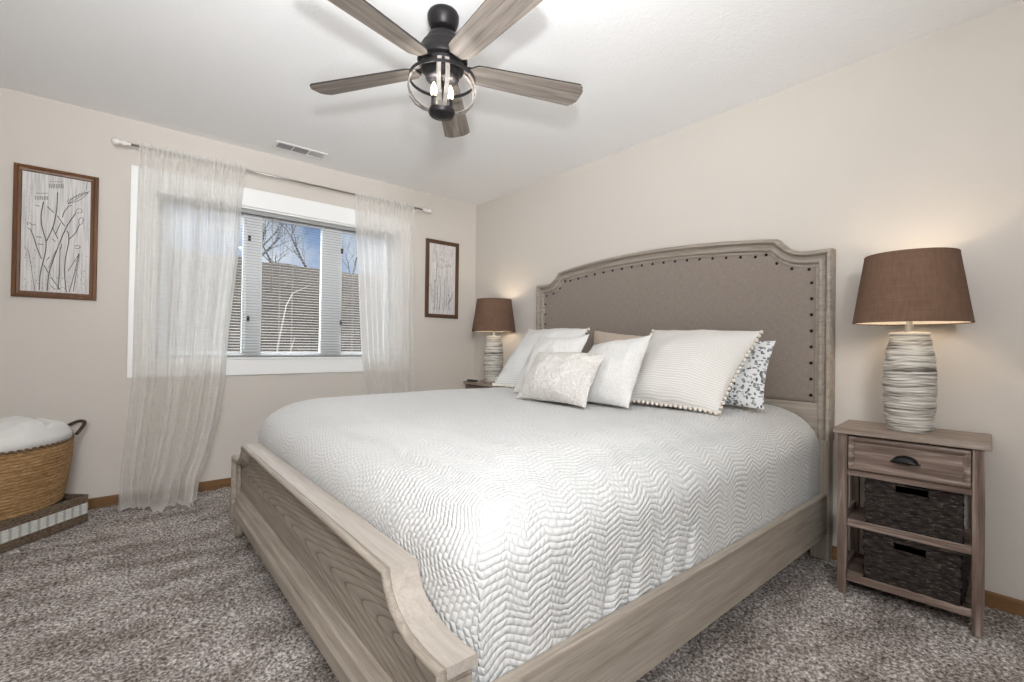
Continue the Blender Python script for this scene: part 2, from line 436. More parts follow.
# upholstery
def inset(path, q):
    P = [Vector(p) for p in path]; out = []
    for i in range(len(P)):
        d0 = (P[i]-P[i-1]).normalized() if i else (P[1]-P[0]).normalized(); d1 = (P[i+1]-P[i]).normalized() if i < len(P)-1 else d0
        n0 = Vector((d0.y, -d0.x)); n1 = Vector((d1.y, -d1.x)); m_ = (n0+n1)/max(.35, 1+n0.dot(n1)); w = P[i]+m_*q; out.append((w.x, w.y))
    return out
M = Mat('brown_linen_upholstery', .9); xyz = M.co()
w1 = M.noise(M.mp(xyz, (1, 420, 30)), 1, 2); w2 = M.noise(M.mp(xyz, (1, 30, 420)), 1, 2)
ww = M.math('ADD', w1, w2); ww2 = M.math('MULTIPLY', ww, .5)
M.color(M.ramp(ww2, [(.35, (.195, .160, .135)), (.65, (.262, .222, .19))])); M.bump(ww2, .25, .002)
M.b.inputs['Sheen Weight'].default_value = .2; linen = M.m
ip = inset(path, .074)[1:-1]; ip = [(p[0], p[1]) for p in ip]
PB = .757
pts = [(ip[0][0], PB)]+ip+[(ip[-1][0], PB)]
ztop = lambda y: interp(y, [p[0] for p in ip], [p[1] for p in ip])
def padf(u, v):
    a = sin((u-.5)*PI); y = lerp(ip[0][0], ip[-1][0], .5+.5*(.35*(2*u-1)+.65*a)); zt_ = ztop(y)
    b = sin((v-.5)*PI); z_ = lerp(PB, zt_, .5+.5*(.35*(2*v-1)+.65*b))
    dd = min(y-ip[0][0], ip[-1][0]-y, z_-PB, zt_-z_)
    return (W-.030-.020*(1-math.exp(-dd/.012)), y, z_)
mb = MB().grid(lambda u, v: padf(u, v), 150, 60)
mb.f = [q[::-1] for q in mb.f]
o = obj('upholstered_panel', mb, linen, bed, smooth=True)
mb = MB(); np_ = inset(path, .092)[1:-1]; seq = [(np_[0][0], .80)]+np_+[(np_[-1][0], .80)]
L = [0]
for a, b in zip(seq, seq[1:]): L.append(L[-1]+math.dist(a, b))
cnt = int(L[-1]/.081); nh = None; nail_m = plain('dark_bronze_nailhead', (.02, .016, .014), .35, .8)
for i in range(cnt+1):
    s_ = L[-1]*i/cnt; pt = Vector((W-.0465, interp(s_, L, [p[0] for p in seq]), interp(s_, L, [p[1] for p in seq])))
    if nh is None: nh = obj('nailhead', MB().sphere((1.6, YC, 0), .0085, 10, 6, (.9, 1, 1)), nail_m, bed, smooth=True); o = nh
    else: o = nh.copy(); COL.objects.link(o); o.parent = bed
    o.location = pt-Vector((1.6, YC, 0))
obj('headboard_rail', MB().box((W-.045, Y0+.055, .60), (W-.004, Y1-.055, PB+.004)), oak_y, bed, bevel=.003)
obj('headboard_rail', MB().box((W-.04, Y0+.055, .585), (W-.004, Y1-.055, .598)), oak_y, bed, bevel=.002)
obj('headboard_rail', MB().box((W-.032, Y0+.07, .16), (W-.008, Y1-.07, .584)), oak_y, bed, bevel=.002)
for y0 in (Y0+.004, Y1-.084):
    obj('leg', MB().box((W-.064, y0, -.006), (W-.004, y0+.08, .582)), oak_z, bed, bevel=.003)
# footboard
FX0, FX1 = .478, .551
fc = [(.748, .424), (.80, .4205), (.84, .421), (.88, .4255), (.915, .435), (.945, .449), (.968, .467), (.982, .487), (.990, .506), (.994, .521)]
ftop = fc+[(2*YC-y, z_) for y, z_ in reversed(fc)]
body = ftop+[(2*YC-.748, .12), (.748, .12)]
ins = inset([(.748, .12)]+ftop+[(2*YC-.748, .12)], .012)
mb = MB().prism(ins, lambda a, b, t: (t, a, b), .505, FX1-.004)
obj('footboard_panel', mb, oak_panel, bed)
mb = MB().sweep(ftop, [(0, 0), (.0, FX1-.4800), (.022, FX1-.4800), (.022, 0)], lambda a, b, h_: (FX1-h_, a, b))
o = obj('footboard_cap', mb, oak_cap, bed, bevel=.002)
fp = [(.748, .19)]+ftop+[(2*YC-.748, .19)]
prof = [(.002, -.002), (.0005, .004), (.002, .010), (.007, .0145), (.013, .0145), (.018, .011), (.021, .002), (.023, -.006), (.030, -.010), (.036, -.014), (.040, -.024), (.03, -.030), (.012, -.030)]
mb = MB().sweep(fp, prof, lambda a, b, h_: (.4775-h_, a, b))
o = obj('footboard_moulding', mb, oak_y, bed); autosmooth(o, 45)
bp = [(.52, .125), (.466, .125), (.463, .128), (.463, .172), (.467, .178), (.472, .181), (.475, .187), (.475, .203), (.478, .209), (.486, .214), (.490, .222), (.496, .234), (.506, .238), (.52, .238)]
mb = MB().prism([(p[0], p[1]) for p in bp], lambda a, b, t: (a, t, b), .80, 2*YC-.80)
o = obj('footboard_base_moulding', mb, oak_y, bed); autosmooth(o, 30)
for y0 in (.742, 2*YC-.742-.062):
    obj('footboard_plinth', MB().box((.458, y0, .105), (.552, y0+.062, .20)), oak_z, bed, bevel=.004)
    yy = y0+.031
    obj('leg', MB().lathe([(.022, -.006), (.026, .02), (.031, .05), (.026, .075), (.034, .09), (.034, .105)], (.505, yy, 0), 20), oak_z, bed, smooth=True)
for y0 in (.753, 2*YC-.753-.03):
    obj('side_rail', MB().box((FX1-.004, y0, .118), (W-.064, y0+.03, .322)), oak_x, bed, bevel=.005)
obj('slat_platform', MB().box((FX1+.01, .79, .20), (W-.05, 2*YC-.79, .235)), oak_x, bed)

# ------------------------------------------------------------------ bedspread
BX0, BX1, BY0, BY1, BT, BB = .556, 2.672, .785, 2.829, .738, .238
RX, RY, RZ = .33, .28, .20
def round_box(x, y, z):
    qx = min(max(x, BX0+RX), BX1+1); qy = min(max(y, BY0+RY), BY1-RY); qz = min(z, BT-RZ)
    dx, dy, dz = (x-qx)/RX, (y-qy)/RY, (z-qz)/RZ
    pl = (abs(dx)**5+abs(dy)**5)**.2
    m_ = math.sqrt(pl*pl+dz*dz)
    if m_ > 1e-6: 
        k = 1/m_; x, y, z = qx+dx*RX*k, qy+dy*RY*k, qz+dz*RZ*k
    return x, y, z
def arcmap(t, a, b):  # crowd samples toward the two ends
    return a+(b-a)*(t)
mb = MB(); uv = []
NX, NY, NZ = 260, 230, 70
def add_patch(pt, uvf, nu, nv):
    off = len(mb.v)
    for i in range(nu):
        for j in range(nv):
            p = pt(i/(nu-1), j/(nv-1)); q = round_box(*p)
            w, hgt = q[0], q[1]
            X, Y, Z = q
            # settle and folds
            side = max(0, min(1, (BT-.06-Z)/.2))
            if p[1] <= BY0+1e-6:
                fo = vnoise(X*16, Z*2.5, 2)*.5+vnoise(X*34, Z*3, 6)*.35
                Y += side*(.010*fo+.006)
                pinch = sum(math.exp(-((X-c_-(Z-.34)*.25)/.014)**2) for c_ in (1.02, 1.13, 1.30, 1.43))
                Y += .028*pinch*max(0, min(1, (.47-Z)/.12))
                Y -= .010*math.exp(-((X-.75)/.16)**2)*side
            if p[0] <= BX0+1e-6: X += side*.006*vnoise(Y*14, Z*3, 4)
            if Z > BT-.03: Z += .007*vnoise(X*3.2, Y*3.0, 8)-.003
            mb.v.append((X, Y, Z)); uv.append(uvf(*p))
    mb.f.extend([(off+i*nv+j, off+(i+1)*nv+j, off+(i+1)*nv+j+1, off+i*nv+j+1) for i in range(nu-1) for j in range(nv-1)])
def nonlin(t): return t+.10*sin(2*PI*t)*-1*.5
add_patch(lambda a, b: (lerp(BX0, BX1, a), lerp(BY0, BY1, b), BT), lambda x, y, z: (x, y), NX, NY)
add_patch(lambda a, b: (lerp(BX1, BX0, a), BY0, lerp(BT, BB, b)), lambda x, y, z: (x, BY0-(BT-z)), NX, NZ)
add_patch(lambda a, b: (lerp(BX0, BX1, a), BY1, lerp(BT, BB, b)), lambda x, y, z: (x, BY1+(BT-z)), NX//2, NZ//2)
add_patch(lambda a, b: (BX0, lerp(BY0, BY1, a), lerp(BT, BB, b)), lambda x, y, z: (BX0-(BT-z), y), NY, NZ)
mb.uv = uv
M = Mat('white_matelasse_cotton', .9)
u_ = M.sep(M.co('UV')); U, V_ = u_[0], u_[1]
wob = M.noise(M.mp(M.co('UV'), (2.1, 2.1, 1)), 1, 3, .55)
wo2 = M.noise(M.mp(M.co('UV'), (5, 5, 1), (3, 2, 0)), 1, 2)
U2 = M.math('ADD', U, M.math('MULTIPLY', wo2, .10))
tri = M.math('PINGPONG', U2, .07)
ph = M.math('ADD', M.math('DIVIDE', M.math('ADD', V_, M.math('MULTIPLY', tri, .40)), .0185), M.math('MULTIPLY', wob, 7.))
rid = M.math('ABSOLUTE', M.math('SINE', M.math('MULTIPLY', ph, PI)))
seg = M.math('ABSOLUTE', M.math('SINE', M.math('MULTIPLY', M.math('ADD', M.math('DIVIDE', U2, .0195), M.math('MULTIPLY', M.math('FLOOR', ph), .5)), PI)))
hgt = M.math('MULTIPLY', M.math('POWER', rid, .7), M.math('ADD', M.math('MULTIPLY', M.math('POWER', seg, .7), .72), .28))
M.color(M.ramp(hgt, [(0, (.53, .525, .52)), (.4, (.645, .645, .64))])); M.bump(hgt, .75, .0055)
M.b.inputs['Specular IOR Level'].default_value = .15
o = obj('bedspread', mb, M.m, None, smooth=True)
tag(o, 'white matelasse bedspread with zigzag ribs tucked into the wooden bed frame', 'bedspread')

# ------------------------------------------------------------------ pillows
def pillow(name, label, mat, BL, BR, up, thick, pinch=.07, seed=0, TL=None, group='pillows along the headboard', sag=0., nu=56, nv=46, bend=0.):
    """BL, BR: lower corners; up: vector from lower to upper edge; cushion bulges to both faces"""
    BL, BR, up = Vector(BL), Vector(BR), Vector(up)
    ri = BR-BL; w = ri.length; hgt = up.length; rd = ri.normalized(); ud = up.normalized(); nd = rd.cross(ud).normalized()
    c = (BL+BR)/2+up/2; TR = BR+up; TLv = Vector(TL) if TL else BL+up
    loc = (BL+BR)/2
    root = thing(name, label, 'pillow', loc, group)
    mb = MB(); uv = []
    def pos(a, b, side):
        px = a*(1-pinch*(1-b*b)*abs(a)**2); py = b*(1-pinch*(1-a*a)*abs(b)**2)
        t = max(0, (1-a**4))**.5*max(0, (1-b**4))**.5
        t = (max(0, 1-a*a)**.62)*(max(0, 1-b*b)**.62)
        wr = vnoise(a*4+seed, b*4, seed)*.09+vnoise(a*9, b*8+seed, seed+3)*.045
        edge = max(abs(a), abs(b))
        off = side*thick*.62*t*(1+wr*(.8+1.2*edge))+.006*vnoise(a*5+seed*2, b*6, seed+9)*edge*edge
        if b > 0 and sag: py -= sag*(1-a*a)*b*b
        qa, qb = (px+1)/2, (py+1)/2; p = BL*((1-qa)*(1-qb))+BR*(qa*(1-qb))+TLv*((1-qa)*qb)+TR*(qa*qb)+nd*off
        p += nd*(bend*(a*a)*-1)
        # lower edge rests flat on the bed
        return p
    for side in (1, -1):
        o_ = len(mb.v)
        for i in range(nu):
            for j in range(nv):
                a = sin((i/(nu-1)-.5)*PI); b = sin((j/(nv-1)-.5)*PI)
                a = lerp(a, 2*i/(nu-1)-1, .5); b = lerp(b, 2*j/(nv-1)-1, .5)
                mb.v.append(tuple(pos(a, b, side))); uv.append((a*w/2, b*hgt/2))
        fs = [(o_+i*nv+j, o_+(i+1)*nv+j, o_+(i+1)*nv+j+1, o_+i*nv+j+1) for i in range(nu-1) for j in range(nv-1)]
        mb.f += fs if side == 1 else [q[::-1] for q in fs]
    mb.uv = uv
    obj('cushion', mb, mat, root, smooth=True)
    return root, pos
def pompoms(root, pos, mat, n, sides):
    mb = MB()
    for sd in sides:
        for k in range(n[sd]):
            t = -1+2*(k+.5)/n[sd]
            a, b = {'R': (1.0, t), 'L': (-1.0, t), 'B': (t, -1.0), 'T': (t, 1.0)}[sd]
            p = pos(a, b, 1); q = pos(a*.9, b*.9, 1); dv = (p-q)
            c0 = pos(0, 0, 0)
            outw = (p-c0).normalized()*.010
            mb.sphere(tuple(p+outw+Vector((0, 0, .004 if sd == 'B' else 0))), .0095*random.uniform(.85, 1.1), 8, 6)
    obj('pompom_trim', mb, mat, root, smooth=True)
# ribbed cream stripe
def ribbed(name, col, per=.0125, depth=.5):
    M = Mat(name, .9); s_ = M.sep(M.co('UV'))
    ph = M.math('MULTIPLY', M.math('ADD', s_[1], M.math('MULTIPLY', M.noise(M.mp(M.co('UV'), (7, 7, 1)), 1, 2), .012)), 2*PI/per)
    sn = M.math('ADD', M.math('MULTIPLY', M.math('SINE', ph), .5), .5)
    M.color(M.ramp(sn, [(0, tuple(c_*.80 for c_ in col)), (.3, col), (1, tuple(min(1, c_*1.02) for c_ in col))])); M.bump(M.math('POWER', sn, .5), depth, .003)
    return M.m
sham_m = ribbed('cream_ribbed_cotton', (.66, .64, .61))
sham_white = ribbed('white_ribbed_cotton', (.70, .695, .685), .011, .25)
pom_m = plain('cream_pompom_yarn', (.72, .66, .58), 1, bump=.5, bscale=500)
M = Mat('floral_print_cotton', .9); wv = M.n('TexNoise', Vector=M.co('UV'), Scale=16.); 
wvv = M.n('VectorMath', operation='MULTIPLY_ADD'); M.put(wv.outputs['Color'], wvv.inputs[0]); wvv.inputs[1].default_value = (.03, .03, 0); M.put(M.co('UV'), wvv.inputs[2])
vo = M.n('TexVoronoi', Vector=M.mp(wvv.outputs[0], (1, .62, 1), rot=(0, 0, .7)), Scale=58.); vo2 = M.n('TexVoronoi', Vector=M.mp(wvv.outputs[0], (.55, 1, 1), rot=(0, 0, -.5)), Scale=76.)
mm = M.math('MINIMUM', vo.outputs['Distance'], vo2.outputs['Distance'])
pm = M.ramp(mm, [(.33, (1, 1, 1)), (.40, (0, 0, 0))])
clus = M.ramp(M.noise(M.mp(M.co('UV'), (1, 1, 1), (3, 1, 0)), 15, 2), [(.36, (0, 0, 0)), (.44, (1, 1, 1))])
fl_c = M.mix(M.math('MULTIPLY', pm, clus), (.66, .67, .675), M.ramp(M.noise(M.co('UV'), 30, 1), [(.4, (.075, .085, .085)), (.6, (.24, .255, .25))]))
M.color(fl_c); floral_m = M.m
def bumpy(name, col, scale, strength, dist=.5, detail=1):
    M = Mat(name, .95); n_ = M.noise(M.mp(M.co('UV'), (1, 1, 1)), scale, detail, .5, dist)
    rd = M.math('ABSOLUTE', M.math('SUBTRACT', n_, .5)); rr = M.ramp(rd, [(0, (1, 1, 1)), (.07, (.75, .75, .75)), (.14, (0, 0, 0))])
    M.color(M.mix(M.math('MULTIPLY', rr, .8), tuple(c_*.86 for c_ in col), col)); M.bump(rr, strength, .003); return M.m
lumbar_m = bumpy('cream_vermicelli_stitch', (.69, .665, .63), 44, .9, 1.2)
white_m = bumpy('white_slub_cotton', (.70, .69, .675), 85, .35, .4)
tan_m = plain('tan_linen', (.46, .385, .315), .95, bump=.3, bscale=300)

rt, ps = pillow('floral_pillow', 'white pillow with grey floral sprigs behind the large ribbed sham, right of the stack', floral_m, (2.28, 1.47, .745), (2.30, .905, .75), (.21, .03, .325), .11, .06, 1)
rt, ps = pillow('tan_pillow', 'tan pillow standing against the headboard between the two large shams', tan_m, (2.42, 2.10, .74), (2.42, 1.60, .74), (.14, .04, .35), .10, .05, 2, (2.56, 2.14, 1.142), sag=-.04)
rt, ps = pillow('large_sham', 'large cream ribbed sham with pompom edging leaning in front of the floral pillow', sham_m, (2.01, 1.575, .752), (2.045, 1.0, .742), (.375, -.03, .378), .18, .055, 3)
pompoms(rt, ps, pom_m, {'R': 20, 'B': 24, 'L': 20}, 'RBL')
rt, ps = pillow('large_sham', 'large white sham with pompom edging by the far bedside lamp, left end of the stack', sham_white, (2.07, 2.66, .742), (2.06, 2.06, .742), (.37, .03, .415), .18, .055, 4)
pompoms(rt, ps, pom_m, {'R': 20, 'B': 24, 'L': 20}, 'RBL')
rt, ps = pillow('square_pillow', 'plain white square pillow tucked behind the textured lumbar pillow', white_m, (1.86, 2.20, .742), (1.85, 1.77, .742), (.235, .01, .36), .15, .06, 5, sag=.10)
rt, ps = pillow('square_pillow', 'plain white square pillow leaning against the large cream ribbed sham', white_m, (1.83, 1.74, .735), (1.835, 1.325, .745), (.26, .045, .355), .15, .06, 6, (2.08, 1.75, 1.043), sag=.03)
rt, ps = pillow('lumbar_pillow', 'oblong cream pillow with raised squiggle texture, frontmost on the bed', lumbar_m, (1.655, 1.925, .748), (1.665, 1.445, .748), (.185, .03, .25), .15, .06, 7)

# ------------------------------------------------------------------ nightstands
nsd = dict(base=(.185, .132, .106), dark=(.06, .038, .030), light_=(.44, .365, .32))
ns_y = wood('washed_brown_wood_crosswise', axis=1, rough=.6, **nsd); ns_z = wood('washed_brown_wood_upright', axis=2, rough=.6, **nsd); ns_x = wood('washed_brown_wood_lengthwise', axis=0, rough=.6, **nsd)
ns_top = wood('washed_brown_wood_top', base=(.30, .24, .20), dark=(.19, .145, .115), light_=(.42, .355, .305), axis=1, rough=.55)
black_metal = plain('black_iron', (.018, .017, .017), .38, .7)
def nightstand(label):
    yc = .413; t = thing('nightstand', label, 'nightstand', (2.55, yc, 0), 'nightstands beside the bed')
    y0, y1 = .190, .636; xf, xb = 2.392, 2.692; lw = .034
    mb = MB().box((xf-.014, y0-.017, .676), (xb+.012, y1+.016, .7)); obj('top', mb, ns_top, t, bevel=.004)
    for yy in (y0, y1-lw):
        for xx in (xf, xb-lw):
            inn = 1 if yy == y0 else -1
            a, b = yy, yy+lw
            c_, d_ = (a+.006, b-.003) if inn > 0 else (a+.003, b-.006)
            mb = MB().hexa([(xx+.003, c_, -.006), (xx+lw-.008, c_, -.006), (xx+lw-.008, d_, -.006), (xx+.003, d_, -.006)], [(xx, a, .12), (xx+lw, a, .12), (xx+lw, b, .12), (xx, b, .12)])
            mb.box((xx, a, .12), (xx+lw, b, .677)); obj('leg', mb, ns_z, t, bevel=.002)
    ya, yb = y0+lw, y1-lw
    dr = obj('drawer', MB().box((xf+.004, ya+.003, .529), (xf+.024, yb-.003, .668)).box((xf+.024, ya+.012, .535), (xb-.05, yb-.012, .64)), ns_y, t, bevel=.002)
    pr = [(0, 0), (.0, .008), (.006, .010), (.014, .007), (.020, .003), (.022, 0)]
    ring = [(ya+.004, .530), (ya+.004, .667), (yb-.004, .667), (yb-.004, .530), (ya+.004, .530)]
    P4 = ring[:4]; mb = MB()
    for i in range(4):
        a, b = Vector(P4[i]), Vector(P4[(i+1) % 4]); dv = (b-a).normalized(); nn = Vector((dv.y, -dv.x)); V = []
        for q, e in ((a, 1), (b, -1)):
            for q0, h_ in pr: V.append((xf+.004-h_, *(q+dv*(e*q0)+nn*q0)))
        k = len(pr); mb.add(V, [(j, j+1, k+j+1, k+j) for j in range(k-1)])
    obj('drawer_moulding', mb, ns_y, dr)
    mb = MB() # cup pull
    def cup(u, v):
        a = PI*u; b = v*PI/2
        return (xf+.003-.024*sin(b)*(.25+.75*sin(a))**.5, yc-.040*cos(a)*(.35+.65*sin(b+.0001) if v < .01 else 1)*(1-.0*v), .587+.030*sin(a)*cos(b))
    mb.grid(lambda u, v: cup(u, v), 25, 9)
    mb.box((xf+.0005, yc-.046, .585), (xf+.005, yc+.046, .590))
    obj('handle', mb, black_metal, dr, smooth=True, solid=.002)
    obj('front_rail', MB().box((xf+.003, ya, .503), (xf+.02, yb, .526)), ns_y, t, bevel=.002)
    obj('back_rail', MB().box((xb-.024, ya, .50), (xb-.006, yb, .676)), ns_y, t)
    for yy in (y0+.008, y1-.022):
        obj('side_panel', MB().box((xf+lw, yy, .502), (xb-lw, yy+.014, .676)), ns_x, t)
        obj('side_rail', MB().box((xf+lw, yy, .285), (xb-lw, yy+.014, .33)), ns_x, t)
        obj('side_rail', MB().box((xf+lw, yy, .055), (xb-lw, yy+.014, .10)), ns_x, t)
    for zz in (.287, .057):
        s_ = obj('shelf', MB().box((xf+.004, ya, zz), (xb-.004, yb, zz+.012)).box((xf+.03, y0+.005, zz), (xb-.03, ya, zz+.012)).box((xf+.03, yb, zz), (xb-.03, y1-.005, zz+.012)), ns_y, t)
        obj('shelf_edge', MB().box((xf+.003, ya, zz-.001), (xf+.018, yb, zz+.028)), ns_y, s_, bevel=.003)
    return t
ns1 = nightstand('weathered wood nightstand with cup-pull drawer and two dark bins, right of the bed')
ns2 = copy_tree(ns1); ns2.location = (2.55, 3.268, 0)
ns1.rotation_euler.z = .078; ns1.location = (2.545, .421, 0)
tag(ns2, 'weathered wood nightstand in the corner behind the bed, mostly hidden by the mattress', 'nightstand', 'nightstands beside the bed')

# woven bins
M = Mat('dark_seagrass', .75); n_ = M.noise(M.mp(M.co(), (40, 40, 260)), 1, 3, .65); n3 = M.noise(M.co(), 120, 2)
M.color(M.mix(.5, M.ramp(n_, [(.36, (.008, .0055, .005)), (.56, (.030, .021, .018)), (.72, (.15, .115, .10))]), M.ramp(n3, [(.35, (.35, .32, .3)), (.65, (1.3, 1.25, 1.2))]), 'MULTIPLY')); M.bump(n_, .6, .003); bin_m = M.m
def woven_bin(label, xf, xb, ya, yb, zb, ht, rot):
    c = Vector(((xf+xb)/2, (ya+yb)/2, zb)); t = thing('storage_bin', label, 'storage bin', c, 'dark woven bins in the nightstand')
    hx, hy = (xb-xf)/2, (yb-ya)/2; pw, ph_ = .030, .021
    slot = (-.052, .052, ht*.77, ht*.93)
    def wv(s_, h_): # basketweave relief
        row = math.floor(h_/ph_); fz = abs(sin(PI*h_/ph_))**.6
        return .0052*fz*(.45+.55*sin(2*PI*s_/(2*pw)+(PI if row % 2 else 0)))
    def wall_grid(mb, fn, Lh, cut=False):
        nu, nv = int(2*Lh/.0045), int(ht/.0038); V = []
        for i in range(nu+1):
            for j in range(nv+1):
                s_ = -Lh+2*Lh*i/nu; h_ = ht*j/nv; V.append(fn(s_, h_, wv(s_, h_)))
        F = []
        for i in range(nu):
            for j in range(nv):
                s_ = -Lh+2*Lh*(i+.5)/nu; h_ = ht*(j+.5)/nv
                if cut and slot[0] < s_ < slot[1] and slot[2] < h_ < slot[3]: continue
                F.append((i*(nv+1)+j, (i+1)*(nv+1)+j, (i+1)*(nv+1)+j+1, i*(nv+1)+j+1))
        mb.add(V, F)
    mb = MB()
    wall_grid(mb, lambda s_, h_, e: (c.x-hx-e, c.y-s_, c.z+h_), hy, True)
    wall_grid(mb, lambda s_, h_, e: (c.x+s_, c.y-hy-e, c.z+h_), hx)
    wall_grid(mb, lambda s_, h_, e: (c.x-s_, c.y+hy+e, c.z+h_), hx)
    mb.add([(c.x+hx, c.y-hy, c.z), (c.x+hx, c.y+hy, c.z), (c.x+hx, c.y+hy, c.z+ht), (c.x+hx, c.y-hy, c.z+ht)], [(0, 1, 2, 3)])
    mb.add([(c.x-hx, c.y-hy, c.z+.001), (c.x+hx, c.y-hy, c.z+.001), (c.x+hx, c.y+hy, c.z+.001), (c.x-hx, c.y+hy, c.z+.001)], [(0, 1, 2, 3)])
    # inner liner wall
    i_ = .009
    mb.add([(c.x-hx+i_, c.y-hy+i_, c.z+.002), (c.x-hx+i_, c.y+hy-i_, c.z+.002), (c.x-hx+i_, c.y+hy-i_, c.z+slot[2]), (c.x-hx+i_, c.y-hy+i_, c.z+slot[2])], [(0, 1, 2, 3)])
    obj('body', mb, bin_m, t, smooth=True)
    mb = MB(); zz = c.z+ht
    cr = [(c.x-hx, c.y-hy), (c.x-hx, c.y+hy), (c.x+hx, c.y+hy), (c.x+hx, c.y-hy)]
    P = []
    for k in range(4):
        a, b = Vector(cr[k]), Vector(cr[(k+1) % 4])
        for q in range(14): 
            v = a.lerp(b, q/14); P.append((v.x, v.y, zz+.0015*sin(q*2.7)))
    mb.tube(P, .007, 8, True); obj('rim', mb, bin_m, t, smooth=True)
    mb = MB(); s0, s1, z0, z1 = slot
    P = [(s0, z0), (s0, z1), (s1, z1), (s1, z0)]
    mb.tube([(c.x-hx-.003, c.y-a, c.z+b) for a, b in [P[0], ((s0), (z0+z1)/2), P[1], (0, z1), P[2], (s1, (z0+z1)/2), P[3], (0, z0)]], .0045, 6, True)
    obj('handle_slot', mb, bin_m, t, smooth=True)
    t.rotation_euler.z = rot
    return t
woven_bin('dark brown woven bin on the upper shelf of the right nightstand', 2.414, 2.674, .263, .556, .2995+.016-.0155, .206, .13)
woven_bin('dark brown woven bin on the lower shelf of the right nightstand', 2.404, 2.664, .254, .546, .0695, .208, .03)

# ------------------------------------------------------------------ table lamps
M = Mat('ribbed_ceramic', .45); z_ = M.sep(M.co())
n_ = M.noise(M.mp(M.co(), (6, 6, 130)), 1, 3, .6)
M.color(M.ramp(n_, [(.34, (.09, .078, .068)), (.46, (.38, .355, .315)), (.62, (.62, .595, .545))])); M.bump(n_, .8, .006); cer_m = M.m
M = Mat('brown_linen_shade', .9); w1 = M.noise(M.mp(M.co(), (60, 60, 8)), 2, 2); w2 = M.noise(M.mp(M.co(), (8, 8, 300)), 1, 2)
cc = M.ramp(M.math('MULTIPLY', M.math('ADD', w1, w2), .5), [(.35, (.145, .085, .056)), (.65, (.205, .125, .085))]); M.color(cc)
tl = M.n('BsdfTranslucent', Color=(.30, .17, .09)); ms = M.n('MixShader'); M.put(.22, ms.inputs[0]); M.put(M.b.outputs[0], ms.inputs[1]); M.put(tl.outputs[0], ms.inputs[2]); M.put(ms.outputs[0], M.out.inputs[0]); shade_m = M.m
shade_in = plain('cream_shade_lining', (.75, .70, .62), .9)
steel = plain('brushed_steel', (.55, .54, .52), .3, .9)
M = Mat('warm_bulb', .3); M.b.inputs['Emission Color'].default_value = (1, .78, .5, 1); M.b.inputs['Emission Strength'].default_value = 6; bulb_m = M.m
def lamp(label, loc):
    t = thing('table_lamp', label, 'lamp', loc, 'bedside lamps'); x, y, z0 = loc
    R = random.Random(3); prof = []
    keys = ([0, .02, .10, .20, .27, .33, .385, .395], [.071, .074, .081, .085, .082, .074, .063, .061])
    n = 150
    for i in range(n+1):
        h_ = .395*i/n; prof.append((interp(h_, *keys), h_))
    mb = MB(); seg = 56; V = []
    for i in range(seg):
        a = 2*PI*i/seg
        for k, (rr, h_) in enumerate(prof):
            wv_ = h_+.004*sin(2*a+h_*40)+.0035*sin(3*a+1.3+h_*23)
            e = .0065*abs(sin(PI*wv_/.0125))**.7*(.6+.4*sin(5*a+h_*90)) if .012 < h_ < .385 else .002
            V.append((x+(rr+e)*cos(a), y+(rr+e)*sin(a), z0+h_))
    m_ = len(prof); F = [(i*m_+k, ((i+1) % seg)*m_+k, ((i+1) % seg)*m_+k+1, i*m_+k+1) for i in range(seg) for k in range(m_-1)]
    F += [tuple(i*m_ for i in range(seg-1, -1, -1)), tuple(i*m_+m_-1 for i in range(seg))]
    mb.add(V, F); obj('base', mb, cer_m, t, smooth=True)
    o = obj('collar', MB().lathe([(.060, .394), (.067, .396), (.068, .402), (.064, .408), (.03, .411), (.0001, .411)], (x, y, z0), 40), plain('cream_ceramic_collar', (.60, .56, .49), .4), t, smooth=True)
    obj('neck', MB().lathe([(.0145, .409), (.0145, .44), (.011, .442), (.011, .47), (.016, .472), (.016, .515), (.0001, .516)], (x, y, z0), 20), steel, t); 
    b0, t0, r0, r1 = .448, .730, .194, .153
    def sh(u, v): return (x+lerp(r0, r1, v)*cos(2*PI*u), y+lerp(r0, r1, v)*sin(2*PI*u), z0+lerp(b0, t0, v))
    s_ = obj('shade', MB().grid(sh, 64, 12, True), shade_m, t, smooth=True)
    def si(u, v): return (x+(lerp(r0, r1, v)-.003)*cos(-2*PI*u), y+(lerp(r0, r1, v)-.003)*sin(-2*PI*u), z0+lerp(b0, t0, v))
    obj('shade_lining', MB().grid(si, 64, 4, True), shade_in, s_, smooth=True)
    mb = MB()
    for zz, rr in ((b0, r0-.0015), (t0, r1-.0015)):
        obj('shade_trim', MB().tube([(x+rr*cos(2*PI*i/48), y+rr*sin(2*PI*i/48), z0+zz) for i in range(48)], .0028, 6, True), shade_m, s_, smooth=True)
    mb = MB()
    for k in range(3): mb.tube([(x, y, z0+.708), (x+(r1-.004)*cos(k*2.094+.4), y+(r1-.004)*sin(k*2.094+.4), z0+.724)], .002, 6)
    for sg in (-1, 1): mb.tube([(x+sg*.012, y, z0+.47), (x+sg*.045, y, z0+.53), (x+sg*.045, y, z0+.65), (x, y, z0+.708)], .0018, 6)
    obj('harp', mb, steel, t, smooth=True)
    obj('bulb', MB().sphere((x, y, z0+.575), .03, 16, 12, (1, 1, 1.25)), bulb_m, t, smooth=True)
    return t
def lamp_light(loc):
    l = light('lamp_bulb_light', 'POINT', (loc[0], loc[1], loc[2]+.645), 1.9, (1, .84, .66), .03); return l
l1 = (2.522, .421, .7015); l2 = (2.535, 3.268, .7015)
la = lamp('brown shaded lamp with ribbed ceramic base on the nightstand right of the bed', l1)
lb_ = copy_tree(la); lb_.location = l2; tag(lb_, 'brown shaded lamp with ribbed ceramic base in the far corner behind the pillows', 'lamp', 'bedside lamps')
lamp_light(l1); lamp_light(l2)
